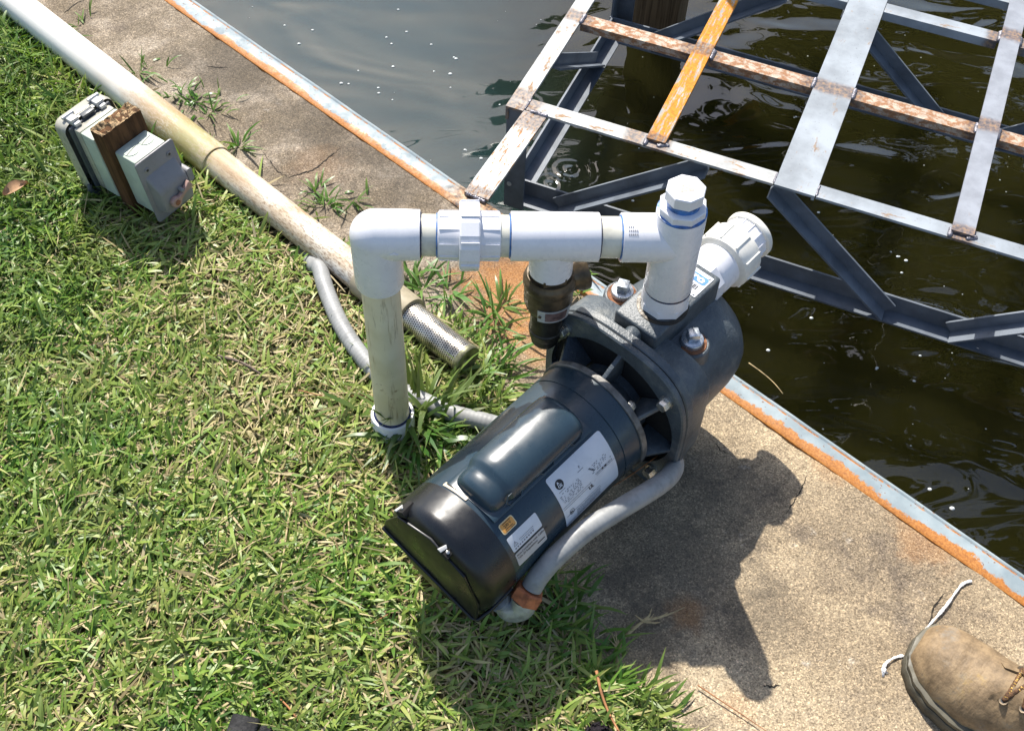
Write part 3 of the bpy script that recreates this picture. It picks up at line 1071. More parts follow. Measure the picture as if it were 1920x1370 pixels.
# clip notches: dark block paints their shade, bright tab a highlight; a screw
for tt, ss, hh, rr in ((-.277, -.052, .0605, 0.0), (-.282, .0215, .066, .5)):
    b = MB()
    ang = math.atan2(ss, hh)
    nrm = Vector((0, -math.sin(ang), math.cos(ang)))
    tan = Vector((0, -math.cos(ang), -math.sin(ang)))
    Mx = frame(L(tt, ss, hh), (1, 0, 0), tan, nrm)
    b.prism([(-.011, -.008), (.008, -.004), (.008, .006), (-.011, .009)], -.006, .0030, Mx, .0006)
    nt = b.build('clip_shade', M['dark_in'], cap)
    b = MB()
    b.prism([(-.012, -.0078), (-.0005, -.0045), (-.003, -.0005), (-.012, -.002)], .0028, .0046, Mx, .0005)
    b.build('clip_highlight', M['silver'], nt)
    b = MB()
    b.lathe([(.0022, .003), (.0022, .0055), (.0012, .006)], 12, Mx @ frame((-.006, .003, 0)))
    b.build('screw', M['bolt'], nt)
# beige tape at the seam
def cyl(t, deg, r):
    a = math.radians(deg)
    return L(t, r * math.sin(a), r * math.cos(a))
def patch(t0, t1, a0, a1, r, cr=.003, n=16, skew=0.0):
    """curved sheet on the motor housing with rounded corners"""
    pts = []
    R0 = .0815
    w, h = t1 - t0, math.radians(a1 - a0) * R0
    for cx_, cy_, q in ((w - cr, h - cr, 0), (cr, h - cr, 1), (cr, cr, 2), (w - cr, cr, 3)):
        for k in range(5):
            a = (q + k / 4) * PI / 2
            pts.append((cx_ + cr * math.cos(a), cy_ + cr * math.sin(a)))
    bm_ = bmesh.new()
    f = bm_.faces.new([bm_.verts.new((x, y, 0)) for x, y in pts])
    for k in range(1, n):
        y = h * k / n
        bmesh.ops.bisect_plane(bm_, geom=bm_.verts[:] + bm_.edges[:] + bm_.faces[:], plane_co=(0, y, 0), plane_no=(0, 1, 0))
    bm_.verts.ensure_lookup_table()
    bm_.verts.index_update()
    out = MB()
    out.add([cyl(t0 + v.co.x + skew * v.co.y, a0 + math.degrees(v.co.y / R0), r) for v in bm_.verts], [[v.index for v in q.verts] for q in bm_.faces])
    bm_.free()
    return out


patch(-.2325, -.2265, -27, 0, .0822, .001).build('tape', M['beige'], pump)

FONT = {}
def text_mesh(txt, size, bold=0.0, align='LEFT'):
    cu = bpy.data.curves.new('lettering', 'FONT')
    cu.body = txt
    cu.size = size
    cu.offset = bold
    cu.align_x = align
    cu.resolution_u = 2
    ob = bpy.data.objects.new('lettering', cu)
    me = ob.to_mesh()
    vs = [v.co.copy() for v in me.vertices]
    fs = [tuple(p.vertices) for p in me.polygons]
    ob.to_mesh_clear()
    bpy.data.objects.remove(ob)
    bpy.data.curves.remove(cu)
    return vs, fs


class Print:
    """flat print wrapped onto the motor: x along the shaft, y = distance round the housing from the upper edge of the label"""
    def __init__(self, t0, a0, r):
        self.t0, self.a0, self.r = t0, a0, r
        self.b = MB()

    def put(self, vs, fs):
        self.b.add([cyl(self.t0 + v[0], self.a0 + math.degrees(v[1] / .0815), self.r) for v in vs], fs)
        return self

    def text(self, s, x, y, size, bold=0.0):
        vs, fs = text_mesh(s, size, bold)
        return self.put([(v.x + x, y - v.y) for v in vs], fs)

    def bar(self, x, y, w, h):
        return self.put([(x, y), (x + w, y), (x + w, y + h), (x, y + h)], [(0, 1, 2, 3)])

    def disc(self, x, y, r, n=28, hole=0.0):
        if hole <= 0:
            return self.put([(x + r * math.cos(2 * PI * k / n), y + r * math.sin(2 * PI * k / n)) for k in range(n)], [tuple(range(n))])
        vs = [(x + q * math.cos(2 * PI * k / n), y + q * math.sin(2 * PI * k / n)) for q in (r, hole) for k in range(n)]
        return self.put(vs, [(k, (k + 1) % n, n + (k + 1) % n, n + k) for k in range(n)])


# rating label (t -.146 .. -.049, 32 .. 86 degrees)
lab = patch(-.146, -.0495, 32, 87, .0818, .0035, 24).build('rating_label', M['label'], pump)
P = Print(-.146, 32, .08205)
P.disc(.0125, .0155, .0062)
for x, y, w in ((.006, .0235, .011), (.041, .0205, .010)):
    P.bar(x, y, w, .0005)
P.text('F', .0455, .0185, .0048)
P.bar(.0015, .0445, .050, .0004).bar(.002, .0475, .047, .0004).bar(.003, .0600, .060, .0004).bar(.0015, .0735, .05, .0005).bar(.063, .0430, .033, .0003)
P.text('UL', .0455, .0525, .0072, .0003)
P.disc(.0125, .0585, .0040, hole=.0032).text('SA', .0098, .0600, .0040, .0002)
P.b.build('lettering', M['ink'], lab, smooth=False)
P = Print(-.146, 32, .0822)
P.text('A', .0095, .0148, .0050, .0002).text('OS', .0090, .0192, .0050, .0002)
P.b.build('logo_letters', M['label'], lab, smooth=False)
P = Print(-.146, 32, .08205)
for row in range(7):                                 # lines of fine print, too worn to read
    y = .0268 + row * .0023
    for xa, xb in ((.0035 + row * .0006, .040), (.058, .092)):
        x = xa
        if row > 4 and xa > .05:
            continue
        while x < xb:
            w = random.uniform(.0010, .0034)
            if random.random() < (.78 if xa < .05 else .5):
                P.bar(x, y, min(w, xb - x), .0011)
            x += w + random.uniform(.0006, .0030)
for row in range(9):
    y = .0625 + row * .0014
    x = .020
    while x < .062:
        w = random.uniform(.0008, .003)
        P.bar(x, y, w, .0006)
        x += w + .0007
for k in range(16):
    P.bar(.062 + k * .0019, .0395, random.uniform(.0006, .0013), .0024)
P.b.build('fine_print', M['ink_grey'], lab, smooth=False)
P = Print(-.146, 32, .0821)
for k in range(5):
    P.bar(.0555 + k * .0013, .0275 + k * .0016, .0030, .0010)
P.bar(.073, .0398, .003, .0024).bar(.078, .0398, .0035, .0024)
P.b.build('bold_print', M['ink'], lab, smooth=False)

lab = patch(-.2265, -.2045, 32.5, 42.2, .0818, .0030, 8).build('voltage_label', M['label_cream'], pump)
patch(-.2252, -.2058, 33.3, 41.4, .0820, .0026, 8).build('label_field', M['label_orange'], lab)
P = Print(-.2265, 32.5, .0822)
P.text('230 V', .0055, .0074, .0046, .0001)
P.bar(.0050, .0020, .0125, .0009).bar(.0050, .0092, .0120, .0008).bar(.0045, .0112, .0140, .0007)
P.b.build('lettering', M['ink_brown'], lab, smooth=False)

lab = patch(-.2275, -.179, 45.5, 60.0, .0818, .0020, 10, .0).build('warning_label', M['label'], pump)
P = Print(-.2275, 45.5, .0820)
tri = [(.004, .0145), (.0105, .0145), (.00725, .0088)]
for i in range(3):
    (xa, ya), (xb, yb) = tri[i], tri[(i + 1) % 3]
    dx, dy = xb - xa, yb - ya
    l_ = math.hypot(dx, dy)
    nx_, ny_ = -dy / l_ * .0003, dx / l_ * .0003
    P.put([(xa + nx_, ya + ny_), (xb + nx_, yb + ny_), (xb - nx_, yb - ny_), (xa - nx_, ya - ny_)], [(0, 1, 2, 3)])
P.bar(.0069, .0105, .0007, .0022).bar(.0069, .0133, .0007, .0007)
for k in range(9):
    P.bar(.004 + k * .0037, .0168 - .0002 * k, .0022, .0020)
for k in range(11):
    P.bar(.014 + k * .0022, .0108, .0014, .0009)
    P.bar(.015 + k * .0020, .0132, .0012, .0009)
P.b.build('lettering', M['ink_grey'], lab, smooth=False)

lab = patch(-.2275, -.179, 62.0, 76.5, .0818, .0022, 10).build('notice_label', M['label_grey'], pump)
P = Print(-.2275, 62.0, .0820)
P.text('Non-Compliant with California', .0018, .0050, .0041, .00006)
P.text('Title 20 Regulations', .0018, .0097, .0041, .00006)
P.bar(.0335, .0125, .0125, .0016)
P.b.build('lettering', M['ink'], lab, smooth=False)

# capacitor cover: a long rounded hump with a lower bulb at the rear
def hump(t, w, top, base=.060, c=.0035):
    ring = []
    for k in range(28):
        a = 2 * PI * k / 28
        ca, sa = math.cos(a), math.sin(a)
        e_ = 2 / 2.25
        x = math.copysign(abs(ca) ** e_, ca) * w
        y = math.copysign(abs(sa) ** e_, sa)
        h = base + (top - base) * (y * .5 + .5)
        ring.append(L(t, c + x * (1 + .10 * (1 - (y * .5 + .5))), h))
    return ring


rings = []
def seg(t0, t1, w, top, r, ends):
    out = []
    ks = 6
    if ends[0]:
        for k in range(ks):
            a = k / ks * PI / 2
            out.append((t0 + r * (1 - math.sin(a)) * 0 + r * (1 - math.cos(a)), w - r * .9 * (1 - math.sin(a)), top - r * (1 - math.sin(a))))
    out.append((t0 + (r if ends[0] else 0), w, top))
    out.append((t1 - (r if ends[1] else 0), w, top))
    if ends[1]:
        for k in range(1, ks + 1):
            a = k / ks * PI / 2
            out.append((t1 - r * (1 - math.sin(a)), w - r * .9 * (1 - math.cos(a)), top - r * (1 - math.cos(a))))
    return out


pro = [(-.2255, .018, .080)]
for t, w, h in ((-.2250, .022, .088), (-.2230, .0260, .0945), (-.2195, .0285, .0985), (-.2150, .0298, .1005), (-.2070, .0302, .1018), (-.2030, .0302, .1020), (-.1985, .0306, .1032), (-.1950, .0326, .1075), (-.1915, .0332, .1092),
                (-.180, .0335, .1097), (-.13, .0335, .1097), (-.085, .0335, .1097), (-.0775, .0330, .1088), (-.0720, .0316, .1060), (-.0680, .0290, .1010), (-.0655, .0255, .094), (-.0645, .021, .085), (-.0643, .016, .078)):
    pro.append((t, w, h))
b = MB()
b.loft([hump(t, w, h) for t, w, h in pro])
cov = b.build('capacitor_cover', M['motor'], pump, angle=50)
b = MB()
b.loft([hump(t, w, h, .070) for t, w, h in ((-.2285, .034, .0806), (-.2285, .036, .0822), (-.060, .036, .0822), (-.060, .034, .0806))])
b.build('cover_flange', M['motor'], cov)
for t0_, t1_ in ((-.096, -.074), (-.150, -.122), (-.205, -.178)):     # pressed shapes on the cover's right side
    b = MB()
    hx = [(t0_, 0), (t0_ + .005, .008), (t1_ - .005, .008), (t1_, 0), (t1_ - .005, -.008), (t0_ + .005, -.008)]
    pts = [L(x, .0372 + .0006 + (-.0022 * (y / .008)), .086 + y * .9) for x, y in hx]
    b.tube(pts + [pts[0], pts[1]], .0008, 6, False)
    b.build('pressed_outline', M['motor'], cov)

# adapter bracket between motor and pump
def plate_ring(scale_w, scale_h, n=72, p=3.3, up=.0):
    out = []
    for k in range(n):
        a = 2 * PI * k / n
        ca, sa = math.cos(a), math.sin(a)
        x = math.copysign(abs(ca) ** (2 / p), ca) * scale_w
        y = math.copysign(abs(sa) ** (2 / p), sa) * scale_h
        if y > 0:
            y += .006 * (1 - (x / scale_w) ** 2)
        out.append((x, y))
    return out


def plate_mb(t0, t1, w, h, hole=None, bev=.002, n=72):
    o_ = plate_ring(w, h, n)
    o_in = plate_ring(w - bev, h - bev, n)
    b = MB()
    rows = [[L(t0, x, y) for x, y in o_in], [L(t0 + bev, x, y) for x, y in o_], [L(t1 - bev, x, y) for x, y in o_], [L(t1, x, y) for x, y in o_in]]
    if hole:
        hl = [(hole * math.cos(2 * PI * k / n), hole * math.sin(2 * PI * k / n)) for k in range(n)]
        hr = [[L(t1, x, y) for x, y in hl], [L(t0, x, y) for x, y in hl]]
        b.loft(rows + hr + [rows[0]], False, False)
    else:
        b.loft(rows)
    return b


brk = plate_mb(.033, .0425, .112, .118, .1005).build('adapter_bracket', M['iron'], pump)
b = MB()
b.lathe([(.0795, .004), (.070, .010), (.060, .022), (.052, .030), (.052, .044)], 72, SH, False, False)
b.lathe([(.0001, .020), (.060, .020)], 72, SH, False, False)
b.build('bracket_cone', M['iron'], brk)
for deg in (-98, -50, 3, 50, 98, 140, 180, 220):
    a = math.radians(deg)
    d1 = Vector((0, -math.sin(a), math.cos(a)))
    d2 = Vector((0, -math.cos(a), -math.sin(a)))
    b = MB()
    Mx = frame(L(0, 0, 0), d1, (1, 0, 0), d2)
    b.prism([(.0585, .003), (.0825, .003), (.0880, .012), (.1015, .033), (.1015, .0425), (.0560, .0425)], -.0030, .0030, Mx, .0008)
    b.build('bracket_rib', M['iron'], brk)
for s_, h_ in ((-.0815, .081), (.0815, .079), (-.0815, -.079), (.0815, -.079)):
    b = MB()
    b.lathe([(.0096, .0300), (.0096, .0332)], 24, frame(L(0, s_, h_), (0, 1, 0), (0, 0, 1), (1, 0, 0)))
    b.lathe([(.0070, .0205), (.0078, .0220), (.0078, .0303)], 6, frame(L(0, s_, h_), (0, 1, 0), (0, 0, 1), (1, 0, 0)))
    b.build('flange_bolt', M['bolt'], brk, angle=25)
for deg in (38, -55, 140, -140):
    b = MB()
    a = math.radians(deg)
    b.lathe([(.0062, .004), (.0066, .005), (.0066, .0125), (.005, .0145)], 6, frame(L(0, .0755 * math.sin(a), .0755 * math.cos(a)), (0, 1, 0), (0, 0, 1), (1, 0, 0)))
    b.build('motor_bolt', M['bolt'], brk, angle=25)

# cast pump casing
b = plate_mb(.0432, .0555, .112, .118, None, .0015)
gas = plate_mb(.0420, .0436, .1105, .1165, None, .0003).build('gasket', M['dark_in'], pump)
casing = b.build('casing_flange', M['iron'], pump)
b = MB()
def sq(t, w, hh, p, lift=0.0):
    out = []
    for k in range(64):
        a = 2 * PI * k / 64
        ca, sa = math.cos(a), math.sin(a)
        x = math.copysign(abs(ca) ** (2 / p), ca) * w
        y = math.copysign(abs(sa) ** (2 / p), sa) * hh + lift
        nz = 1 + .006 * mnoise.noise(Vector((x * 40, y * 40, t * 40)))
        out.append(L(t, x * nz, y * nz))
    return out
rows = []
for t, w, hh, p in ((.054, .106, .106, 5.0), (.070, .106, .101, 5.2), (.092, .105, .098, 5.2), (.098, .103, .096, 4.6), (.1005, .097, .090, 3.4), (.104, .0925, .087, 2.5), (.125, .092, .087, 2.25), (.150, .092, .087, 2.1),
                    (.175, .092, .0895, 2.05), (.195, .089, .087, 2.0), (.210, .083, .082, 2.0), (.221, .074, .073, 2.0), (.229, .060, .060, 2.0), (.234, .040, .040, 2.0), (.236, .001, .001, 2.0)):
    rows.append(sq(t, w, hh, p))
b.loft(rows)
body = b.build('pump_casing', M['iron'], pump, angle=40)
# feet
b = MB()
b.box((.052, -.078, -.0385), (.150, .078, .046), None, .006)
b.build('pump_foot', M['iron'], body)
# discharge and suction block
b = MB()
b.box((.0690, -.0295, .080 + HZ), (.2030, .0360, .122 + HZ), None, .004, 3)
blk = b.build('port_block', M['iron'], pump, angle=30)
b = MB()
b.lathe([(.030, .1215), (.0325, .1215), (.0325, .1226), (.0300, .1234), (.0275, .1234)], 48, frame(L(.1170, .002, 0), (1, 0, 0), (0, 1, 0), (0, 0, 1)), False, False)
b.build('port_ring', M['brass_dark'], blk)
b = MB()
b.lathe([(.011, 0), (.0113, .0010), (.0113, .020), (.0095, .023)], 24, frame(L(.044, .0, .1120), (0, 1, 0), (0, 0, 1), (1, 0, 0)))
b.build('cast_lug', M['iron'], blk)
# product sticker on the block
b = MB()
b.prism([(x, y) for x, y in ((-.0195, -.027), (.0195, -.027), (.0205, -.026), (.0205, .026), (.0195, .027), (-.0195, .027), (-.0205, .026), (-.0205, -.026))], 0, .0009, frame(L(.1735, -.0030, .1221), (1, 0, 0), (0, 1, 0), (0, 0, 1)))
stk = b.build('product_label', M['label'], pump, smooth=False)
SM = frame(L(.1735, -.0030, .1231), (0, -1, 0), (1, 0, 0), (0, 0, 1))         # x to the right across the block, y away
b = MB()
b.prism([(-.026, .0015), (.0225, .0015), (.0245, .0035), (.0245, .0125), (.0225, .0145), (-.026, .0145)], 0, .0003, SM)
b.build('blue_band', M['ink_blue'], stk, smooth=False)
b = MB()
vs, fs = text_mesh('ntro', .0165, .0007)
b.add([(v.x * 1.18 - .0135, v.y + .0036, .0006) for v in vs], fs, SM)
b.build('brand_letters', M['label'], stk, smooth=False)
b = MB()
x = -.020
while x < .019:
    w = random.choice((.0005, .0008, .0013))
    b.add([(x, -.0105, .0004), (x + w, -.0105, .0004), (x + w, -.0022, .0004), (x, -.0022, .0004)], [(0, 1, 2, 3)], SM)
    x += w + random.choice((.0006, .0009, .0014))
for k in range(11):
    b.add([(-.016 + k * .003, -.0145, .0004), (-.0146 + k * .003, -.0145, .0004), (-.0146 + k * .003, -.0125, .0004), (-.016 + k * .003, -.0125, .0004)], [(0, 1, 2, 3)], SM)
b.build('barcode', M['ink'], stk, smooth=False)
for x, y in ((.0225, .0165), (.0225, -.0175), (-.0225, .0165)):
    b = MB()
    b.lathe([(.0016, .0), (.0016, .0008), (.001, .0012)], 12, SM @ frame((x, y, 0)))
    b.build('rivet', M['silver'], stk)
# priming plugs with square heads
for (t, s, h), nm in (((.126, -.0655, .0705), 'left'), ((.125, .0485, .0705), 'right')):
    Mx = frame(L(t, s, h), (1, 0, 0), (0, 1, 0), (0, 0, 1))
    b = MB()
    b.lathe([(.026, -.02), (.0235, .0065), (.0215, .0085), (.015, .0088)], 40, Mx)
    bo = b.build('plug_boss', M['iron'], pump)
    b = MB()
    b.lathe([(.0195, .0085), (.0192, .0100), (.013, .0102)], 40, Mx)
    b.build('rust_ring', M['rust'], bo)
    b = MB()
    b.lathe([(.0138, .0095), (.0146, .0105), (.0146, .0155), (.0140, .0165), (.0140, .0172), (.0125, .0180)], 40, Mx)
    b.box((-.0072, -.0072, .0175), (.0072, .0072, .0305), Mx @ Matrix.Rotation(math.radians(25 if nm == 'left' else -40), 4, 'Z'), .0012)
    b.build('drain_plug', M['galv'], bo, angle=30)

# ------------------------------------------------------------------ suction union on the pump
SUA = Vector((1, 0, .04)).normalized()
SU0 = L(.2015, .0005, .0905)
PW = pump.matrix_world
uo = PW @ SU0
ua = (PW.to_3x3() @ SUA).normalized()
union = empty('suction_union', zto(uo, ua) @ Matrix.Scale(KS, 4), 'white and cream PVC union screwed into the far end of the pump over the water', 'pipe union')
b = MB()
b.lathe([(.0290, -.002), (.0320, .000), (.0320, .0135), (.0300, .0155)], 8, None, a0=PI / 8)
b.build('hex_bushing', M['pvc'], union, angle=25)
b = MB()
b.lathe([(.0262, -.008), (.0262, .002)], 40)
b.build('cement_ring', M['primer'], union)
b = MB()
b.lathe([(.0285, .012), (.0318, .018), (.0322, .050), (.0335, .052)], 56)
b.build('union_tailpiece', M['pvc'], union)
b = MB()
b.lathe([(.0340, .043), (.0395, .046), (.0412, .050), (.0412, .076), (.0395, .080), (.0335, .081)], 64)
nut = b.build('union_nut', M['pvc_nut'], union)
for k in range(10):
    a = 2 * PI * k / 10 + .1
    b = MB()
    b.box((.0395, -.0014, .0485), (.0430, .0014, .078), Matrix.Rotation(a, 4, 'Z'), .0007)
    b.build('grip_rib', M['pvc_nut'], nut)
b = MB()
b.lathe([(.0310, .078), (.0303, .106), (.0240, .108), (.0240, .085), (.001, .085)], 56, None, True, False)
sk = b.build('union_socket', M['pvc'], union)
for k in range(14):
    a = 2 * PI * k / 14
    b = MB()
    b.box((.0295, -.0007, .080), (.0318, .0007, .106), Matrix.Rotation(a, 4, 'Z'))
    b.build('socket_rib', M['pvc'], sk)
b = MB()
b.lathe([(.0255, .104), (.0340, .105), (.0350, .107), (.0350, .112), (.0338, .114), (.0270, .1145), (.0250, .112), (.0245, .100)], 64, None, False, False)
b.build('socket_lip', M['pvc_nut'], sk)

# ------------------------------------------------------------------ discharge pipework
RB = Vector((-.1627, .8955, 0))
RT = Vector((.1850, .9205, 0))
rd = (RT - RB).normalized()
RL = (RT - RB).length
pw = empty('discharge_pipework', frame(kc(RB), rd * KS, Vector((0, 0, 1)).cross(rd) * KS, (0, 0, KS)), 'white PVC pipework arching from the grass over the pump', 'pipework')
Z0, Z1 = .3675, .3600


def rz(s):
    return Z0 + (Z1 - Z0) * s / RL


RX = Vector((RL, 0, Z1 - Z0)).normalized()


def run(s):     # frame on the run with z along it
    return zto((s, 0, rz(s)), RX)


def runlen(s0, s1):
    return (s1 - s0) / RX.x


# riser
b = MB()
b.lathe([(.0236, -.02), (.0236, .320)], 48)
b.build('riser_pipe', M['pvc_cream'], pw)
b = MB()
b.lathe([(.0295, -.06), (.0302, -.058), (.0304, .012), (.0292, .015), (.0262, .0152), (.0255, .012)], 48, None, True, False)
co = b.build('ground_coupling', M['pvc'], pw)
b = MB()
b.lathe([(.0236, .0135), (.0256, .0145), (.0256, .0165), (.0236, .0175)], 48, None, False, False)
b.build('cement_ring', M['primer_dark'], co)
# elbow
b = MB()
ER = .0297
b.lathe([(.0250, Z0 - .0785), (.0290, Z0 - .0783), (.0293, Z0 - .0770), (ER, Z0 - .03), (ER, Z0 - .0005)], 56, None, True, False)
b.lathe([(ER, .0005), (ER, .03), (.0293, runlen(0, .0500)), (.0290, runlen(0, .0508)), (.0250, runlen(0, .051))], 56, run(0), False, True)
bmx = bmesh.new()
bmesh.ops.create_uvsphere(bmx, u_segments=56, v_segments=28, radius=ER)
b.bm(bmx, frame((0, 0, Z0)))
el = b.build('elbow', M['pvc'], pw, angle=40)
b = MB()
b.prism([(-.0052, 0), (0, .0030), (.0052, 0), (0, -.0030)], 0, .0012, frame((.022, -.0294, rz(0) - .002), (1, 0, 0), (0, 0, 1), (0, -1, 0)), .0004)
b.build('mould_mark', M['pvc'], el)
for s_, r_ in ((.0508, .0266),):
    b = MB()
    b.lathe([(.0242, 0), (r_, .0004), (r_, .0014), (.0242, .002)], 48, run(s_), False, False)
    b.build('cement_ring', M['primer_dark'], el)
b = MB()
b.lathe([(.0242, 0), (.0242, runlen(.048, .075))], 48, run(.048))
b.build('pipe_stub', M['pvc_stub'], pw)
# union in the run
b = MB()
b.lathe([(.0255, 0), (.0275, .0012), (.0282, runlen(.0705, .098))], 56, run(.0705))
un = b.build('run_union', M['pvc'], pw)
b = MB()
b.lathe([(.0282, 0), (.0275, runlen(.116, .1415)), (.0255, runlen(.116, .1425))], 56, run(.116))
b.build('union_end', M['pvc'], un)
for s0_, s1_ in ((.0725, .0945), (.1195, .1410)):
    for k in range(10):
        b = MB()
        b.box((.0272, -.0006, 0), (.0289, .0006, runlen(s0_, s1_)), run(s0_) @ Matrix.Rotation(2 * PI * k / 10 + .2, 4, 'Z'))
        b.build('grip_rib', M['pvc'], un)
b = MB()
b.lathe([(.0300, 0), (.0388, .0006), (.0402, .0022), (.0402, runlen(.095, .1168)), (.0390, runlen(.095, .1184)), (.0300, runlen(.095, .119))], 16, run(.095))
nu = b.build('union_nut', M['pvc'], un, angle=12)
for k in range(8):
    b = MB()
    b.box((.0385, -.0010, .0010), (.0416, .0010, runlen(.096, .118)), run(.096) @ Matrix.Rotation(2 * PI * k / 8 + .2, 4, 'Z'), .0005)
    b.build('grip_rib', M['pvc'], nu)
b = MB()
b.lathe([(.0242, 0), (.0242, runlen(.138, .158))], 48, run(.138))
b.build('pipe_stub', M['pvc_stub'], pw)
# tee that carries the relief valve
b = MB()
b.lathe([(.0250, 0), (.0283, .0003), (.0286, .001), (.0286, runlen(.154, .2551)), (.0283, runlen(.154, .2557)), (.0250, runlen(.154, .256))], 56, run(.154))
VS = .2035
b.lathe([(.0262, rz(VS) - .055), (.0262, rz(VS))], 48, frame((VS, 0, 0)))
te = b.build('valve_tee', M['pvc'], pw)
for s_ in (.1536, .0705):
    b = MB()
    b.lathe([(.0244, 0), (.0258, .0004), (.0258, .0014), (.0244, .002)], 48, run(s_ - .0015), False, False)
    b.build('cement_ring', M['primer'], te)
b = MB()
b.lathe([(.0242, 0), (.0242, runlen(.25, .286))], 48, run(.250))
b.build('pipe_stub', M['pvc_stub'], pw)
for s_, m_ in ((.2555, 'primer_dark'), (.2800, 'primer')):
    b = MB()
    b.lathe([(.0244, 0), (.0260, .0004), (.0260, .0014), (.0244, .0022)], 48, run(s_), False, False)
    b.build('cement_ring', M[m_], te)
# tee on the pump; its upright leans a little
lean = Vector((-.012, .0, 1)).normalized()
tb = Vector((RL - .0005, 0, 0))
def up(z):
    return zto(tb + Vector((-.012 * (z - .30), 0, z)), lean, (0, 1, 0))
b = MB()
b.lathe([(.0252, 0), (.0285, .0004), (.0289, .0012), (.0289, .1262), (.0286, .1270), (.0248, .1272), (.0248, .1225), (.001, .1225)], 64, up(0.2767), True, False)
b.lathe([(.0250, 0), (.0284, .0003), (.0287, .001), (.0287, runlen(.2813, RL))], 56, run(.2813), True, False)
te2 = b.build('pump_tee', M['pvc'], pw)
b = MB()
b.lathe([(.0290, -.0016), (.0294, 0), (.0290, .0016)], 64, up(0.2765), False, False)
b.build('cement_ring', M['primer_dark'], te2)
b = MB()
b.lathe([(.0245, 0), (.0288, .0005), (.0288, .0022), (.0245, .003)], 64, up(0.4030), False, False)
b.build('cement_ring', M['primer'], te2)
# threaded adapter between tee and pump
b = MB()
b.lathe([(.0250, .2530), (.0262, .2535), (.0262, .2560)], 40, frame(tb + Vector((0, 0, -.0092))))
b.lathe([(.0288, .2545), (.0300, .2555), (.0300, .2655), (.0290, .2668)], 8, frame(tb + Vector((0, 0, -.0092))), a0=PI / 8)
b.lathe([(.0289, .2660), (.0291, .2690), (.0291, .2858), (.0286, .2868)], 56, frame(tb + Vector((0, 0, -.0092))))
b.build('threaded_adapter', M['pvc'], pw, angle=22)
# bushing and plug on top
b = MB()
b.lathe([(.0270, 0), (.0279, .001), (.0279, .0095), (.0268, .0105), (.0205, .0107)], 8, up(0.4047), a0=.25)
bu = b.build('reducer_bushing', M['pvc'], pw, angle=22)
b = MB()
b.lathe([(.0195, 0), (.0195, .0105)], 48, up(0.4147))
b.build('cement_ring', M['primer'], bu)
b = MB()
b.lathe([(.0222, 0), (.0230, .001), (.0230, .0135), (.0220, .0148), (.019, .0151)], 8, up(0.4242), a0=.1)
pg = b.build('threaded_plug', M['pvc'], pw, angle=22)
b = MB()
b.box((-.0085, -.0062, .0146), (.0085, .0062, .0154), up(.4242) @ Matrix.Rotation(.15, 4, 'Z'), .0003)
b.build('dirt_patch', M['dirt'], pg)
# printed spec on the tee branch
b = MB()
for r_ in range(3):
    for k in range(5):
        if r_ == 2 and k > 2:
            continue
        a = math.radians(52 + r_ * 9)
        q = Matrix.Rotation(-a, 4, 'X')
        c_ = Vector((.2880 + k * .0023, -.0288 * math.cos(a), rz(.288) + .0288 * math.sin(a)))
        n_ = Vector((0, -math.cos(a), math.sin(a)))
        b.add([(-.0007, -.0011, .0002), (.0007, -.0011, .0002), (.0007, .0011, .0002), (-.0007, .0011, .0002)], [(0, 1, 2, 3)], frame(c_, (1, 0, 0), n_.cross(Vector((1, 0, 0))), n_))
b.build('printed_marks', M['ink_grey'], te2, smooth=False)

# relief valve hanging from the first tee
VZ = frame((VS, 0, .0125))
b = MB()
b.lathe([(.0262, .286), (.0270, .2865), (.0270, .2985)], 6, VZ, a0=.2)
b.lathe([(.0300, .268), (.0322, .2745), (.0322, .2800), (.0310, .2835), (.0296, .2852), (.0280, .2895)], 56, VZ)
b.lathe([(.0200, .2240), (.0268, .2320), (.0300, .2430), (.0303, .2680), (.0296, .2780)], 56, VZ)
vb = b.build('relief_valve', M['brass'], pw, angle=30)
b = MB()
b.lathe([(.0190, .1750), (.0205, .1768), (.0210, .1840), (.0218, .1860), (.0218, .1890), (.0206, .1905), (.0206, .2260)], 48, VZ)
b.build('spring_barrel', M['brass_dark'], vb)
b = MB()
b.lathe([(.0090, .1580), (.0145, .1595), (.0178, .1650), (.0182, .1765)], 48, VZ)
b.build('adjusting_cap', M['brass_dark'], vb)
oax = Vector((.90, .42, .06)).normalized()
b = MB()
b.lathe([(.0215, .012), (.0215, .030), (.0248, .036), (.0258, .040), (.0258, .0445), (.0225, .0450), (.0215, .030), (.001, .030)], 48, zto((VS, 0, .2845), oax), True, False)
b.build('valve_outlet', M['brass'], vb)
b = MB()
vs, fs = [], []
n = 14
for k in range(n + 1):
    a = math.radians(-118 + 84 * k / n)
    for z in (.2300, .2520):
        rr = .0306 if z > .24 else .0285
        vs.append((VS + rr * math.cos(a), rr * math.sin(a), z))
for k in range(n):
    fs.append((2 * k, 2 * k + 2, 2 * k + 3, 2 * k + 1))
b.add(vs, fs)
vs2 = [(x + (x - VS) * .03, y * 1.03, z) for x, y, z in vs]
b.add(vs2, fs)
np_ = b.build('nameplate', M['silver'], vb, angle=60)
np_.location = (0, 0, .0125)
b = MB()
b.add([((x - VS) * 1.04 + VS, y * 1.04, .2325 if z < .24 else .2495) for x, y, z in vs[6:-4]], [(2 * k, 2 * k + 2, 2 * k + 3, 2 * k + 1) for k in range(len(vs[6:-4]) // 2 - 1)])
b.build('red_field', M['plate'], np_, angle=60)
b = MB()
a = math.radians(-112)
b.lathe([(.0022, 0), (.0022, .0012), (.0012, .0018)], 12, zto((VS + .0306 * math.cos(a), .0306 * math.sin(a), .2410), (math.cos(a), math.sin(a), 0)))
b.build('rivet', M['brass'], np_)

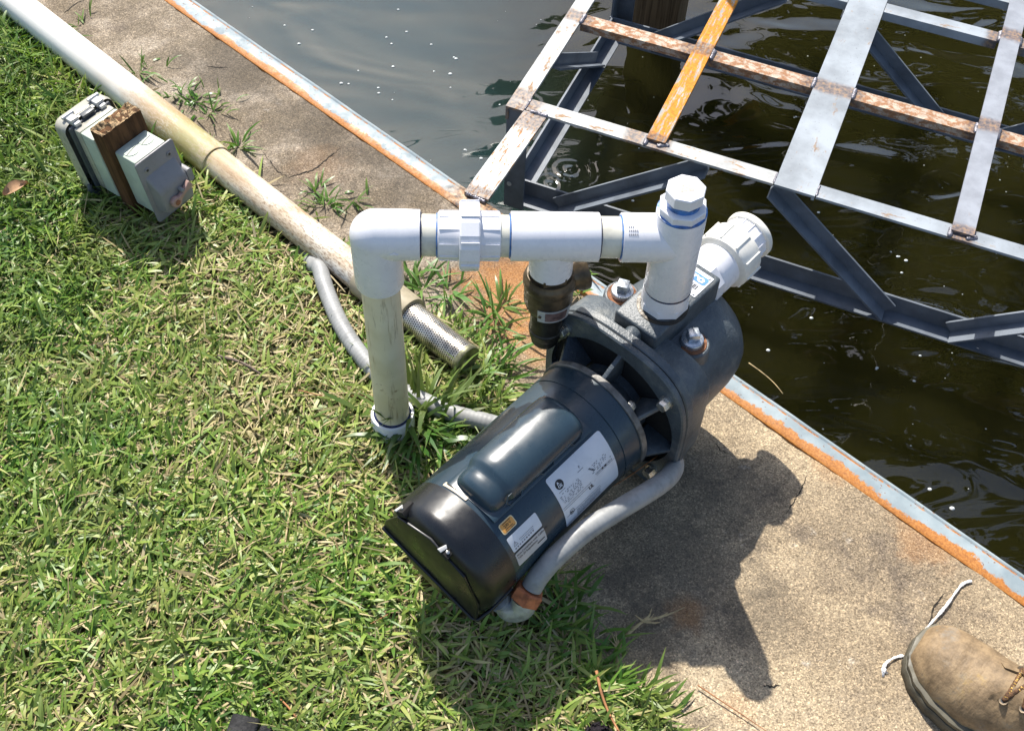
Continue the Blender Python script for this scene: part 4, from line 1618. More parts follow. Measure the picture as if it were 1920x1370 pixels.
# ------------------------------------------------------------------ flexible conduit
LZ = .036
cn = gp(990, 1112, .112)
co_ = empty('flexible_conduit', frame((0, 0, 0)), 'grey flexible conduit looping from the motor under the pump and across the grass', 'conduit')
co_.location = (cn.x, cn.y, 0)
def cl(p):
    return Vector(p) - Vector((cn.x, cn.y, 0))
path = [tuple(gp(*q)) for q in ((997, 1101, .118), (1012, 1077, .132), (1045, 1040, .146), (1100, 993, .153), (1160, 955, .153), (1215, 922, .147), (1250, 897, .130), (1264, 875, .106), (1258, 856, .080), (1236, 848, .055))]
path += [(.1500, .8350, .030), (.0900, .8480, .0220), (.0300, .8600, .028)] + [tuple(gp(x, y, LZ)) for x, y in
        ((915, 792), (850, 775), (780, 745), (720, 710), (680, 670), (640, 610), (612, 545), (600, 505))] + [(-.306, 1.150, .030), (-.33, 1.19, .010), (-.38, 1.22, -.02)]
pts = [cl(p) for p in bez(path, 14)]
rad = [.01375 + .00022 * math.sin(i * 1.9) for i in range(len(pts))]
# resample finely so the coil shows
fine, rr = [], []
acc = 0.0
for i in range(len(pts) - 1):
    d = pts[i + 1] - pts[i]
    nseg = max(1, int(d.length / .0012))
    for k in range(nseg):
        q = pts[i] + d * (k / nseg)
        acc += d.length / nseg
        fine.append(q)
        rr.append(.0125 + .00010 * math.sin(acc * 2 * PI / .0060))
b = MB()
b.tube(fine, rr, 18)
b.build('conduit', M['conduit'], co_, angle=180)
b = MB()
c0 = cl(gp(990, 1112, .112))
d = (cl(gp(1005, 1088, .126)) - c0).normalized()
b.lathe([(.0165, -.011), (.0188, -.0095), (.0188, .0045), (.0168, .0065)], 6, zto(c0, d))
b.build('clamp_nut', M['orange_rust'], co_, angle=25)
b = MB()
pts = bez([cl(PW @ L(-.252, .066, -.045)), cl(gp(943, 1122, .086)), cl(gp(957, 1141, .084)), cl(gp(978, 1138, .094)), c0 - d * .008], 8)
b.tube(pts, [.0150] * len(pts), 24)
ce = b.build('elbow_connector', M['zinc'], co_)
b = MB()
b.lathe([(.0172, 0), (.0176, .001), (.0176, .009), (.0172, .010)], 24, zto(pts[5], pts[6] - pts[4]))
b.build('thread_collar', M['zinc'], ce)
b = MB()
pt_ = pts[18]
b.tube([pt_ + Vector((.0, -.004, .0145)), pt_ + Vector((.004, -.010, .012))], .0022, 10)
b.build('screw', M['zinc'], ce)

# ------------------------------------------------------------------ wooden post with electrical boxes
fr0 = Vector((.0425, .060, 0)).normalized()          # along the wide face, to the right
fn0 = Vector((fr0.y, -fr0.x, 0))                      # out of the switch side, towards the lower right
pbase = Vector((-.5855, 1.2790, 0))
ptop = Vector((-.6030, 1.2790, .188))
pz = (ptop - pbase).normalized()
pxr = (fr0 - pz * fr0.dot(pz)).normalized()
pyn = pz.cross(pxr)
PMx = frame(pbase, pxr, -pyn, pz)
PMx = frame(pbase, pxr, pz.cross(pxr), pz)           # local y points away from the switch side
post_o = empty('wooden_post', PMx, 'short leaning brown wooden post with a rotted top in the grass', 'post')
b = MB()
b.box((-.0375, -.0150, -.05), (.0375, .0150, .186), None, .003)
b.build('post_timber', M['wood_post'], post_o)
bmx = bmesh.new()
bmesh.ops.create_grid(bmx, x_segments=34, y_segments=16, size=1.0)
for v in bmx.verts:
    x, y = v.co.x * .0368, v.co.y * .0145
    rim_ = max(abs(v.co.x) ** 6, abs(v.co.y) ** 4)
    v.co = Vector((x, y, 0.1872 + .0085 * mnoise.fractal(Vector((x * 110, y * 60, 1)), 1.0, 2.0, 4) * (1 - rim_ * .8) - .0008 * rim_ + .0012 * mnoise.noise(Vector((x * 500, y * 500, 2)))))
b = MB()
b.bm(bmx)
b.build('rotted_top', M['endgrain'], post_o, angle=60)

BX = post_o.matrix_world
# switch box on the near side: local y negative is towards the camera side
sw = empty('switch_box', BX @ frame((.0, -.0150, .103)), 'grey green switch box with a grey cover and pinkish lever on the post', 'switch box')
b = MB()
b.box((-.0305, -.0480, -.052), (.0305, -.0004, .0525), frame((0, 0, -.002)), .0035)
sb = b.build('box_body', M['box'], sw)
for x in (-.0148, .0148):
    b = MB()
    b.lathe([(.0105, 0), (.0112, .0005), (.0112, .0010)], 28, frame((x, -.022, .0505)))
    hb = b.build('knockout_plug', M['box'], sb)
    b = MB()
    b.box((-.0105, -.0006, .0009), (.0105, .0006, .0013), frame((x, -.022, .0505), (.97, .24, 0), (-.24, .97, 0)))
    b.build('slot', M['ink'], hb)
b = MB()
b.box((-.0290, -.0545, -.050), (.0290, -.0475, .0500), None)
b.build('cover_gasket', M['rubber'], sw)
CV = frame((0, -.0545, -.0030), (1, 0, 0), (0, 0, 1), (0, -1, 0))           # x right, y up, z out
rc = []
for cx_, cy_, q in ((.0315, .0535, 0), (-.0315, .0535, 1), (-.0315, -.0535, 2), (.0315, -.0535, 3)):
    for k in range(5):
        a = (q + k / 4) * PI / 2
        rc.append((cx_ + .005 * math.cos(a), cy_ + .005 * math.sin(a)))
b = MB()
b.prism(rc, .0, .0035, CV, .0010)
cv = b.build('cover_plate', M['cover'], sw)
def rrect(w0, w1, h0, h1, r, z):
    out = []
    for cx_, cy_, q in ((w1 - r, h1 - r, 0), (w0 + r, h1 - r, 1), (w0 + r, h0 + r, 2), (w1 - r, h0 + r, 3)):
        for k in range(6):
            a = (q + k / 5) * PI / 2
            out.append((cx_ + r * math.cos(a), cy_ + r * math.sin(a), z))
    return out
b = MB()
b.loft([rrect(-.030, .030, -.043, .029, .006, .0034), rrect(-.0290, .0290, -.0415, .026, .006, .0060), rrect(-.0270, .0275, -.037, .010, .006, .0200), rrect(-.0260, .0265, -.036, .004, .005, .0225), rrect(-.022, .023, -.031, -.001, .005, .0235)], False, True, CV)
b.build('cover_bulge', M['cover'], cv, angle=50)
for x in (-.0215, .0215):
    b = MB()
    b.lathe([(.0040, .0034), (.0040, .0046), (.0028, .0053)], 20, CV @ frame((x, .0395, 0)))
    sc_ = b.build('cover_screw', M['cover'], cv)
    b = MB()
    b.lathe([(.0021, .0052), (.0021, .0056)], 12, CV @ frame((x, .0395, 0)))
    b.build('screw_recess', M['ink'], sc_)
LV = CV @ frame((-.009, -.0215, .0235), (.905, .425, 0), (-.425, .905, 0), (0, 0, 1))
b = MB()
b.lathe([(.0085, 0), (.0090, .001), (.0090, .0065), (.0080, .0078)], 36, LV)
b.prism([(.004, -.0042), (.020, -.0030), (.033, -.0062), (.036, -.0055), (.036, .0055), (.033, .0062), (.020, .0030), (.004, .0042)], .0015, .0085, LV, .0012)
lv = b.build('toggle_lever', M['lever'], cv)
b = MB()
b.lathe([(.0042, .0076), (.0042, .0088), (.003, .0094)], 20, LV)
b.build('lever_pin', M['rust'], lv)
b = MB()
b.lathe([(.0034, .0), (.0034, .009), (.0022, .0105)], 16, CV @ frame((.006, -.008, .0225)))
b.build('stop_pin', M['cover'], cv)
b = MB()
b.loft([[(x, y, z) for x, y, z in rrect(.0275, .0375, -.013, .010, .004, zz)] for zz in (.003, .0225)], True, True, CV)
b.build('lock_ear', M['cover'], cv)
# outlet box with an in-use cover on the far side
ob = empty('outlet_box', BX @ frame((-.004, .0150, .108), (-1, 0, 0), (0, -1, 0), (0, 0, 1)), 'grey green outlet box with a bulky clouded cover behind the post', 'outlet box')
b = MB()
b.box((-.0345, -.0320, -.058), (.0345, -.0004, .058), None, .003)
b.build('box_body', M['box'], ob)
b = MB()
b.box((-.0345, -.0480, -.058), (.0345, -.0325, .058), None, .003)
b.build('box_extension', M['cover_light'], ob)
b = MB()
b.box((-.040, -.0560, -.066), (.040, -.0485, .0600), None, .004)
b.build('cover_frame', M['cover_dark'], ob)
b = MB()
def cvr(w, h0, h1, y):
    return [(x, y, z) for x, z, _ in rrect(-w, w, h0, h1, .014, 0)]
b.loft([cvr(.046, -.072, .064, -.0540), cvr(.047, -.073, .065, -.0600), cvr(.0455, -.0715, .0635, -.0800), cvr(.042, -.068, .060, -.0860), cvr(.034, -.060, .052, -.0880)], False, True)
fc = b.build('flip_cover', M['cover_light'], ob, angle=45)
b = MB()
b.box((-.0115, -.0585, .0605), (.0115, -.0480, .0655), None, .001)
b.build('latch_recess', M['cover_dark'], fc)
for x in (-.0245, .0245):
    b = MB()
    b.box((x - .0075, -.0680, .0600), (x + .0075, -.0500, .0695), None, .002)
    b.box((x - .0055, -.0530, .0580), (x + .0055, -.0440, .0645), None, .0015)
    b.tube([(x - .010, -.0660, .0690), (x + .010, -.0660, .0690)], .0032, 12)
    b.build('hinge', M['silver'], fc)
b = MB()
b.box((-.030, -.0660, .0595), (.030, -.0600, .0660), None, .0015)
b.build('hinge_rail', M['cover_light'], fc)
b = MB()
b.tube([(.046, -.056, -.050), (.049, -.054, -.056), (.046, -.052, -.064), (.038, -.052, -.070)], .0045, 10)
b.build('latch', M['cover_dark'], fc)

# ------------------------------------------------------------------ work boot
BD = math.radians(-37.5)
bx_ = Vector((math.cos(BD), math.sin(BD), 0))
by_ = Vector((-math.sin(BD), math.cos(BD), 0))
boot = empty('work_boot', frame((.4975, .5840, 0), bx_, by_, (0, 0, 1)), 'scuffed brown leather work boot with speckled laces on the concrete', 'boot')


def lerp(tab, x):
    for (x0, v0), (x1, v1) in zip(tab, tab[1:]):
        if x <= x1:
            t = max(0, (x - x0) / (x1 - x0))
            t = t * t * (3 - 2 * t)
            return v0 + (v1 - v0) * t
    return tab[-1][1]


YL = [(0, .012), (.004, -.015), (.012, -.0300), (.030, -.0450), (.055, -.0550), (.085, -.0600), (.13, -.056), (.19, -.045), (.24, -.043), (.285, -.036), (.302, -.012), (.306, .0)]
YR = [(0, .014), (.004, .0350), (.012, .0480), (.030, .0570), (.055, .0600), (.085, .0600), (.13, .054), (.19, .044), (.24, .042), (.285, .036), (.302, .014), (.306, .001)]


def outline(dx, n=44):
    xs = [.306 * (.5 - .5 * math.cos(PI * k / n)) for k in range(n + 1)]
    right = [(x, lerp(YR, x)) for x in xs]
    left = [(x, lerp(YL, x)) for x in reversed(xs)]
    poly = right + left[1:-1]
    cxm, cym = .15, 0
    out = []
    for x, y in poly:
        out.append((x + (dx if x < .05 else (-dx if x > .27 else 0)) * (1 if x < .05 else 1), y - math.copysign(dx, y)))
    return poly if dx == 0 else out


def ring_at(z, inset, n=44):
    """outline moved inward by inset"""
    pl = outline(0, n)
    m = len(pl)
    out = []
    for i in range(m):
        p, q, r_ = Vector(pl[i - 1]), Vector(pl[i]), Vector(pl[(i + 1) % m])
        d = (r_ - p)
        if d.length < 1e-9:
            d = Vector((1, 0))
        d.normalize()
        nrm = Vector((-d.y, d.x))
        c_ = q + nrm * (-inset if ((Vector((.15, 0)) - q).dot(nrm) < 0) else inset)
        out.append((c_.x, c_.y, z))
    return out


b = MB()
b.loft([ring_at(.0, .003), ring_at(.002, .0005), ring_at(.016, .0), ring_at(.0185, .0015), ring_at(.019, .006)])
b.build('sole', M['sole'], boot, angle=50)
b = MB()
b.loft([ring_at(.0185, .0035), ring_at(.020, .0022), ring_at(.0262, .0022), ring_at(.0275, .0050), ring_at(.0278, .012)], False, True)
b.build('welt', M['midsole'], boot, angle=50)
# upper: sections along the foot
TOP = [(.006, .040), (.014, .053), (.028, .064), (.045, .070), (.065, .0735), (.085, .078), (.105, .088), (.125, .101), (.145, .116), (.165, .134), (.180, .150)]
rings = []
NS = 36
for x in (.0078, .010, .0145, .021, .030, .041, .053, .066, .080, .094, .108, .122, .136, .150, .164, .178):
    yl, yr, tp = lerp(YL, x) + .0085, lerp(YR, x) - .0085, lerp(TOP, x)
    if x < .012:
        yl, yr = yl * .9 + .0, yr * .9
    cy_, w = (yl + yr) / 2, (yr - yl) / 2
    ring = []
    for k in range(NS):
        a = PI * k / (NS - 1)
        ca, sa = math.cos(a), math.sin(a)
        p = 2.25 if x < .11 else 2.0
        narrow = 1 - (.28 if x > .1 else .28 * (x / .1)) * sa ** 2 * min(1, x / .1)
        y = cy_ + math.copysign(abs(ca) ** (2 / p), ca) * w * narrow
        z = .0262 + (tp - .0262) * abs(sa) ** (2 / p)
        wr = .0016 * mnoise.noise(Vector((x * 60, y * 22, z * 40))) * min(1, max(0, (x - .06) / .04))
        ring.append((x, y + wr, z + wr * 1.4 * sa))
    ring.append((x, cy_ - w * .5, .026))
    ring.append((x, cy_, .026))
    ring.append((x, cy_ + w * .5, .026))
    rings.append(ring)
b = MB()
b.loft(rings, True, True)
vamp = b.build('upper', M['leather'], boot, angle=60)
# quarters and shaft round the ankle
rings = []
for z, x0_, x1_, w in ((.026, .150, .298, .041), (.06, .152, .298, .041), (.10, .158, .296, .042), (.14, .166, .294, .044), (.19, .172, .296, .047), (.24, .174, .298, .049)):
    ring = []
    for k in range(32):
        a = 2 * PI * k / 32
        ring.append(((x0_ + x1_) / 2 + math.cos(a) * (x1_ - x0_) / 2, math.sin(a) * w, z))
    rings.append(ring)
b = MB()
b.loft(rings, True, False)
top = rings[-1]
cx_ = sum(p[0] for p in top) / len(top)
b.loft([top, [(cx_ + (x - cx_) * .95, y * .95, z + .005) for x, y, z in top], [(cx_ + (x - cx_) * .87, y * .84, z + .004) for x, y, z in top], [(cx_ + (x - cx_) * .83, y * .80, z - .03) for x, y, z in top]], False, False)
b.build('shaft', M['leather'], boot, angle=60)
b = MB()
b.loft([[(cx_ + (x - cx_) * .84, y * .81, z_) for x, y, z in top] for z_ in (.20, .222)])
b.build('shaft_shade', M['rubber'], boot, angle=60)  # dark disc standing in for the shaded inside of the shaft
for z_ in (.135, .17, .205):
    b = MB()
    b.tube(bez([(.175, -.030, z_), (.162, -.012, z_ + .004), (.160, .012, z_ + .012), (.174, .030, z_ + .016)], 6), .0027, 10)
    b.build('lace', M['lace'], boot, angle=180)
# eyelet flaps, tongue, eyelets and lace
def topz(x, y):
    yl, yr, tp = lerp(YL, x) + .0085, lerp(YR, x) - .0085, lerp(TOP, x)
    cy_, w = (yl + yr) / 2, (yr - yl) / 2 * .80
    q = min(1, abs(y - cy_) / w)
    return .0262 + (tp - .0262) * math.sqrt(max(0, 1 - q ** 2.1)) ** .95
def flap(pts, th=.0032):
    b = MB()
    f_ = bmesh.new()
    fc_ = f_.faces.new([f_.verts.new((x, y, 0)) for x, y in pts])
    bmesh.ops.triangulate(f_, faces=[fc_])
    bmesh.ops.subdivide_edges(f_, edges=f_.edges[:], cuts=3, use_grid_fill=True)
    f_.verts.ensure_lookup_table()
    f_.verts.index_update()
    top = [(v.co.x, v.co.y, topz(v.co.x, v.co.y) + th) for v in f_.verts]
    fs_ = [[v.index for v in q.verts] for q in f_.faces]
    edge = [e_ for e_ in f_.edges if len(e_.link_faces) == 1]
    n_ = len(top)
    low = [(x, y, z - th * 1.6) for x, y, z in top]
    b.add(top + low, fs_ + [(e_.verts[0].index, e_.verts[1].index, e_.verts[1].index + n_, e_.verts[0].index + n_) for e_ in edge])
    f_.free()
    return b
flap([(.098, -.026), (.112, -.010), (.19, -.008), (.20, -.034), (.16, -.040), (.105, -.042), (.098, -.036)]).build('eyelet_flap', M['leather'], boot, angle=60)
flap([(.090, .018), (.096, .010), (.19, .010), (.20, .034), (.16, .040), (.104, .036), (.093, .030)]).build('eyelet_flap', M['leather'], boot, angle=60)
eyes = []
for x in (.112, .132, .152):
    for y in (-.0255, .0205):
        z = topz(x, y) + .0034
        n_ = Vector((-.35, y * 14, 1)).normalized()
        Mx = zto((x, y, z), n_)
        b = MB()
        b.lathe([(.0030, .0012), (.0048, .0014), (.0054, .0002), (.0054, -.001)], 24, Mx, False, False)
        ey_ = b.build('eyelet', M['brass'], boot)
        b = MB()
        b.lathe([(.0031, .0004), (.0031, .0010)], 16, Mx)
        b.build('eyelet_hole', M['ink'], ey_)
        eyes.append(Vector((x, y, z)))
def lace(a, c_, hgt=.011):
    m_ = (a + c_) / 2 + Vector((0, 0, hgt))
    P = bez([a + Vector((0, 0, .0005)), a * .75 + c_ * .25 + Vector((0, 0, hgt * .8)), m_, a * .25 + c_ * .75 + Vector((0, 0, hgt * .8)), c_ + Vector((0, 0, .0005))], 8)
    b = MB()
    b.tube(P, [.0027 + .00025 * math.sin(i * 1.7) for i in range(len(P))], 10)
    lo_ = b.build('lace', M['lace'], boot, angle=180)
    b = MB()
    for i in range(2, len(P) - 2, 2):
        q = bmesh.new()
        bmesh.ops.create_icosphere(q, subdivisions=1, radius=.0011)
        for v in q.verts:
            v.co = v.co + P[i] + Vector((random.uniform(-.0015, .0015), random.uniform(-.0012, .0012), .0020))
        b.bm(q)
    b.build('lace_fleck', M['lace_fleck'], lo_)
lace(eyes[0], eyes[1], .008)
lace(eyes[0], eyes[3])
lace(eyes[1], eyes[2], .013)
lace(eyes[2], eyes[5])
lace(eyes[3], eyes[4], .014)

# ------------------------------------------------------------------ dark things at the lower edge of the picture
q0 = gp(438, 1340, .045)
hd = (gp(560, 1366, .045) - q0).normalized()
q_ = empty('rubber_grip', frame((q0.x, q0.y, .018), hd, Vector((-hd.y, hd.x, 0)), (0, 0, 1)), 'black rubber grip lying in the grass at the lower edge', 'grip')
b = MB()
b.box((-.003, -.072, .004), (.030, .004, .026), frame((0, 0, 0)), .004, 3)
b.build('grip_head', M['rubber'], q_)
b = MB()
b.box((.0315, -.072, .004), (.046, -.0015, .0225), None, .003, 3)
b.box((.047, -.072, .004), (.085, -.003, .020), None, .003, 3)
b.build('grip_sleeve', M['rubber'], q_)
q0 = gp(1122, 1350, .04)
kn = empty('knit_shoe', frame((q0.x, q0.y, .014)), 'black knitted shoe with a taupe edge at the bottom of the picture', 'shoe')
b = MB()
bmx = bmesh.new()
bmesh.ops.create_uvsphere(bmx, u_segments=40, v_segments=24, radius=1)
for v in bmx.verts:
    n_ = 1 + .05 * mnoise.noise(v.co * 14)
    v.co = Vector((v.co.x * .036 * n_, v.co.y * .110 * n_ - .108, v.co.z * .026 * n_ + .012))
b.bm(bmx)
for k in range(520):
    a, t = random.uniform(0, 2 * PI), random.uniform(.15, 1.4)
    nrm = Vector((math.cos(a) * math.sin(t), math.sin(a) * math.sin(t), math.cos(t)))
    p = Vector((nrm.x * .036, nrm.y * .110 - .108, nrm.z * .026 + .012))
    t2 = nrm.cross(Vector((random.uniform(-1, 1), random.uniform(-1, 1), random.uniform(-1, 1)))).normalized() * .005
    b.tube([p - t2, p + nrm * .003, p + t2], .0010, 5, False)
b.build('knit_upper', M['knit'], kn, angle=180)
b = MB()
pts = bez([gp(1160, 1363, .016) - q0 + Vector((0, 0, .02)), gp(1190, 1363, .018) - q0 + Vector((0, 0, .02)), gp(1215, 1369, .018) - q0 + Vector((0, 0, .02)), gp(1240, 1385, .016) - q0 + Vector((0, 0, .02))], 8)
for w_ in (0, -.006, -.012):
    b.tube([p + Vector((0, w_, .0)) for p in pts], .0042, 12)
b.build('shoe_edge', M['taupe'], kn)

# ------------------------------------------------------------------ grass
def blades_mesh(name, pos, length, width, az, lean, curl, tone, mat, twist=None):
    n = len(pos)
    seg = 4
    t = np.linspace(0, 1, seg + 1)
    wprof = np.array([.65, 1.0, .92, .62, 0.04])
    d = np.stack([np.cos(az), np.sin(az)], 1)
    side = np.stack([-np.sin(az), np.cos(az)], 1)
    V = np.zeros((n, seg + 1, 2, 3), np.float32)
    hx = np.zeros((n, seg + 1))
    hz_ = np.zeros((n, seg + 1))
    ang = lean[:, None] - curl[:, None] * t[None, :]
    step = length[:, None] / seg
    for k in range(1, seg + 1):
        am = (ang[:, k] + ang[:, k - 1]) / 2
        hx[:, k] = hx[:, k - 1] + step[:, 0] * np.cos(am)
        hz_[:, k] = hz_[:, k - 1] + step[:, 0] * np.sin(am)
    hz_ = np.maximum(hz_, -.004 + np.minimum(0, hz_) * 0)
    tw = (rng.normal(size=n) * .5) if twist is None else twist
    for q, sg in ((0, -1), (1, 1)):
        w = sg * width[:, None] * wprof[None, :] / 2
        V[:, :, q, 0] = pos[:, None, 0] + d[:, None, 0] * hx + side[:, None, 0] * w * np.cos(tw)[:, None]
        V[:, :, q, 1] = pos[:, None, 1] + d[:, None, 1] * hx + side[:, None, 1] * w * np.cos(tw)[:, None]
        V[:, :, q, 2] = pos[:, None, 2] + hz_ + w * np.sin(tw)[:, None]
    nv = (seg + 1) * 2
    base = (np.arange(n) * nv)[:, None, None]
    k = np.arange(seg)
    quad = np.stack([2 * k, 2 * k + 1, 2 * k + 3, 2 * k + 2], 1)[None]
    F = (base + quad).reshape(-1)
    me = bpy.data.meshes.new(name)
    me.vertices.add(n * nv)
    me.vertices.foreach_set('co', V.reshape(-1))
    nf = n * seg
    me.loops.add(nf * 4)
    me.loops.foreach_set('vertex_index', F.astype(np.int32))
    me.polygons.add(nf)
    me.polygons.foreach_set('loop_start', np.arange(0, nf * 4, 4, dtype=np.int32))
    me.polygons.foreach_set('loop_total', np.full(nf, 4, np.int32))
    me.polygons.foreach_set('use_smooth', np.ones(nf, bool))
    me.update(calc_edges=True)
    a = me.attributes.new('tone', 'FLOAT', 'POINT')
    a.data.foreach_set('value', np.repeat(tone, nv).astype(np.float32))
    a = me.attributes.new('along', 'FLOAT', 'POINT')
    a.data.foreach_set('value', np.tile(np.repeat(t, 2), n).astype(np.float32))
    me.materials.append(mat)
    o = bpy.data.objects.new(name, me)
    C.objects.link(o)
    return o


GBY = np.array([p[1] for p in GB][::-1])
GBX = np.array([p[0] for p in GB][::-1])


def fbm(x, y, f, seed):
    r_ = np.random.default_rng(seed)
    out = np.zeros_like(x)
    amp = 1.0
    for o_ in range(4):
        for _ in range(3):
            a = r_.uniform(0, 2 * PI)
            out += amp * np.sin((x * np.cos(a) + y * np.sin(a)) * f * r_.uniform(.7, 1.4) + r_.uniform(0, 2 * PI))
        f *= 2.0
        amp *= .55
    return out / 4.0


def inside(n, over=0.0):
    """points on the lawn in and round the view"""
    out = np.zeros((0, 2))
    while len(out) < n:
        x = rng.uniform(-1.45, .45, n)
        y = rng.uniform(.18, 2.25, n)
        xb = np.interp(y, GBY, GBX) + .012 * np.sin(y * 90) + .010 * np.sin(y * 37 + 1) + over
        # keep to a swath a little wider than the picture
        ok = (x < xb) & (x > -.62 - .32 * (y - .43) / .9 - .28) & (x < .40)
        out = np.concatenate([out, np.stack([x[ok], y[ok]], 1)])
    return out[:n]


def lawn_up(p):
    return .014 * np.clip((np.interp(p[:, 1], GBY, GBX) - p[:, 0]) / .12, 0, 1)


CPATH = np.array([[q.x + cn.x, q.y + cn.y] for q in fine[::6]])


def clear_of_things(p):
    t = (p[:, 0] - p1.x) * pd.x + (p[:, 1] - p1.y) * pd.y
    d = np.abs(-(p[:, 0] - p1.x) * pd.y + (p[:, 1] - p1.y) * pd.x)
    ok = ~((d < .030) & (t < .02))
    pl = (p - np.array([PC.x, PC.y])) @ np.array([[pa.x, pr.x], [pa.y, pr.y]])
    ok &= ~((pl[:, 0] > -.285) & (pl[:, 0] < .25) & (np.abs(pl[:, 1]) < .07))
    ok &= (np.hypot(p[:, 0] - kc(RB).x, p[:, 1] - kc(RB).y) > .031)
    w_ = (p - np.array([pbase.x, pbase.y])) @ np.array([[fr0.x, fn0.x], [fr0.y, fn0.y]])
    ok &= ~((np.abs(w_[:, 0]) < .04) & (np.abs(w_[:, 1]) < .018))
    for i in range(0, len(p), 4000):
        dd = p[i:i + 4000, None, :] - CPATH[None]
        ok[i:i + 4000] &= (dd ** 2).sum(-1).min(1) > .0155 ** 2
    return ok


NB = 105000
p = inside(NB)
p = p[clear_of_things(p)]
n = len(p)
dry = fbm(p[:, 0], p[:, 1], 7.0, 3)
lush = np.clip((p[:, 1] - .95) / .5, 0, 1) * np.clip((-p[:, 0] - .2) / .3, 0, 1)
keep = rng.random(n) > np.clip(.30 + .66 * dry - .22 * lush, 0, .84)
p, dry, lush = p[keep], dry[keep], lush[keep]
n = len(p)
flow = fbm(p[:, 0], p[:, 1], 4.0, 9) * 2.2
az = np.where(rng.random(n) < .55, flow + rng.normal(0, .9, n), rng.uniform(0, 2 * PI, n))
ln = rng.gamma(5.0, .0042, n) * (1 + .45 * lush) + .008
wd = np.clip(rng.normal(.0036, .0012, n), .0014, .0080)
tone = np.clip(rng.beta(2.0, 2.2, n) + .26 * dry - .12 * lush, 0, 1)
z = .006 + rng.uniform(0, .010, n) + lawn_up(p)
lean = np.clip(rng.normal(.36, .30, n) + .2 * lush, -.05, 1.3)
curl = rng.normal(.50, .45, n)
g = blades_mesh('lawn_grass', np.column_stack([p, z]), ln, wd, az, lean, curl, tone, M['blade'])
tag(g, 'short green lawn grass covering the left side', 'grass', kind='stuff')
# dry thatch lying between the blades
p = inside(46000)
p = p[clear_of_things(p)]
n = len(p)
dry = fbm(p[:, 0], p[:, 1], 7.0, 3)
keep = rng.random(n) < np.clip(.62 + .35 * dry, .2, 1)
p = p[keep]
n = len(p)
g = blades_mesh('dry_thatch', np.column_stack([p, .006 + rng.uniform(0, .010, n) + lawn_up(p)]), rng.gamma(5, .0048, n) + .006, np.clip(rng.normal(.0026, .0008, n), .001, .0045), rng.uniform(0, 2 * PI, n),
                rng.normal(.10, .22, n), rng.normal(.15, .3, n), rng.random(n), M['thatch'])
tag(g, 'straw coloured dry thatch between the grass blades', 'thatch', kind='stuff')


# tufts: clumps of longer blades
def tuft_arrays(c, n, spread, lmin, lmax, w, lean_m=.85):
    a = rng.uniform(0, 2 * PI, n)
    r_ = np.abs(rng.normal(0, spread, n))
    pos = np.column_stack([c[0] + r_ * np.cos(a), c[1] + r_ * np.sin(a), np.full(n, .002)])
    return pos, rng.uniform(lmin, lmax, n), np.clip(rng.normal(w, w * .25, n), .0015, .009), a + rng.normal(0, .6, n), np.clip(rng.normal(lean_m, .3, n), .1, 1.45), rng.normal(.9, .45, n)


def tuft(centers, label, name='grass_tuft', mat=None):
    parts = [tuft_arrays(*c) for c in centers]
    cat = [np.concatenate([q[i] for q in parts]) for i in range(6)]
    o = blades_mesh(name, cat[0], cat[1], cat[2], cat[3], cat[4], cat[5], np.clip(rng.beta(2.5, 2.5, len(cat[1])), 0, 1), mat or M['blade_long'])
    return tag(o, label, 'grass tuft', 'weed tufts along the concrete', 'stuff')


def tall_tuft():
    parts = []
    for x, y, n_ in ((762, 800, 30), (785, 790, 30), (800, 765, 16), (815, 800, 22), (775, 830, 18)):
        q = gp(x, y, .016)
        a = tuft_arrays((q.x, q.y), n_, .015, .055, .125, .0072, 1.0)
        a[0][:, 2] = .012
        parts.append(a)
    cat = [np.concatenate([q[i] for q in parts]) for i in range(6)]
    o = blades_mesh('grass_tuft', *cat, rng.beta(1.6, 3.2, len(cat[1])), M['blade_tall'])
    return tag(o, 'tall deep green grass tuft at the foot of the riser pipe', 'grass tuft', 'weed tufts along the concrete', 'stuff')


tall_tuft()


def px_tuft(lst):
    return [((gp(x, y).x, gp(x, y).y), n, sp, l0, l1, w) for x, y, n, sp, l0, l1, w in lst]


tuft(px_tuft([(830, 745, 26, .020, .04, .10, .0050), (850, 790, 20, .02, .04, .10, .0048), (880, 770, 16, .02, .04, .09, .0045)]), 'loose bright grass tuft over the conduit right of the riser pipe')
tuft(px_tuft([(885, 715, 34, .022, .03, .085, .0048), (930, 690, 26, .02, .03, .08, .0045), (905, 660, 14, .014, .03, .07, .0042), (945, 720, 16, .018, .03, .07, .0042)]), 'grass tuft beside the end of the strainer')
tuft(px_tuft([(790, 545, 26, .020, .03, .075, .0045), (840, 555, 22, .02, .03, .07, .0045), (770, 520, 10, .012, .03, .075, .0045)]), 'grass tuft on the concrete behind the riser pipe')
tuft(px_tuft([(925, 600, 24, .014, .03, .075, .0042), (940, 575, 14, .012, .03, .06, .0042), (955, 625, 12, .012, .03, .06, .0040)]), 'grass tuft in the rusty stain left of the relief valve')
tuft(px_tuft([(615, 385, 30, .016, .015, .042, .0036), (660, 380, 18, .016, .015, .045, .0034), (590, 360, 14, .012, .015, .045, .0036)]), 'grass tuft sprawling on the concrete beside the old pipe')
tuft(px_tuft([(448, 275, 16, .010, .02, .06, .0045), (370, 190, 40, .030, .01, .035, .0034), (340, 180, 30, .03, .01, .03, .0034), (395, 215, 20, .02, .01, .035, .0034), (260, 140, 24, .03, .015, .05, .0035), (150, 50, 16, .02, .015, .04, .0035)]), 'small weeds between the old pipe and the concrete')
tuft(px_tuft([(1085, 555, 10, .010, .02, .05, .0050), (1080, 500, 6, .010, .02, .05, .0045)]), 'bright leaf sprig beside the relief valve outlet')
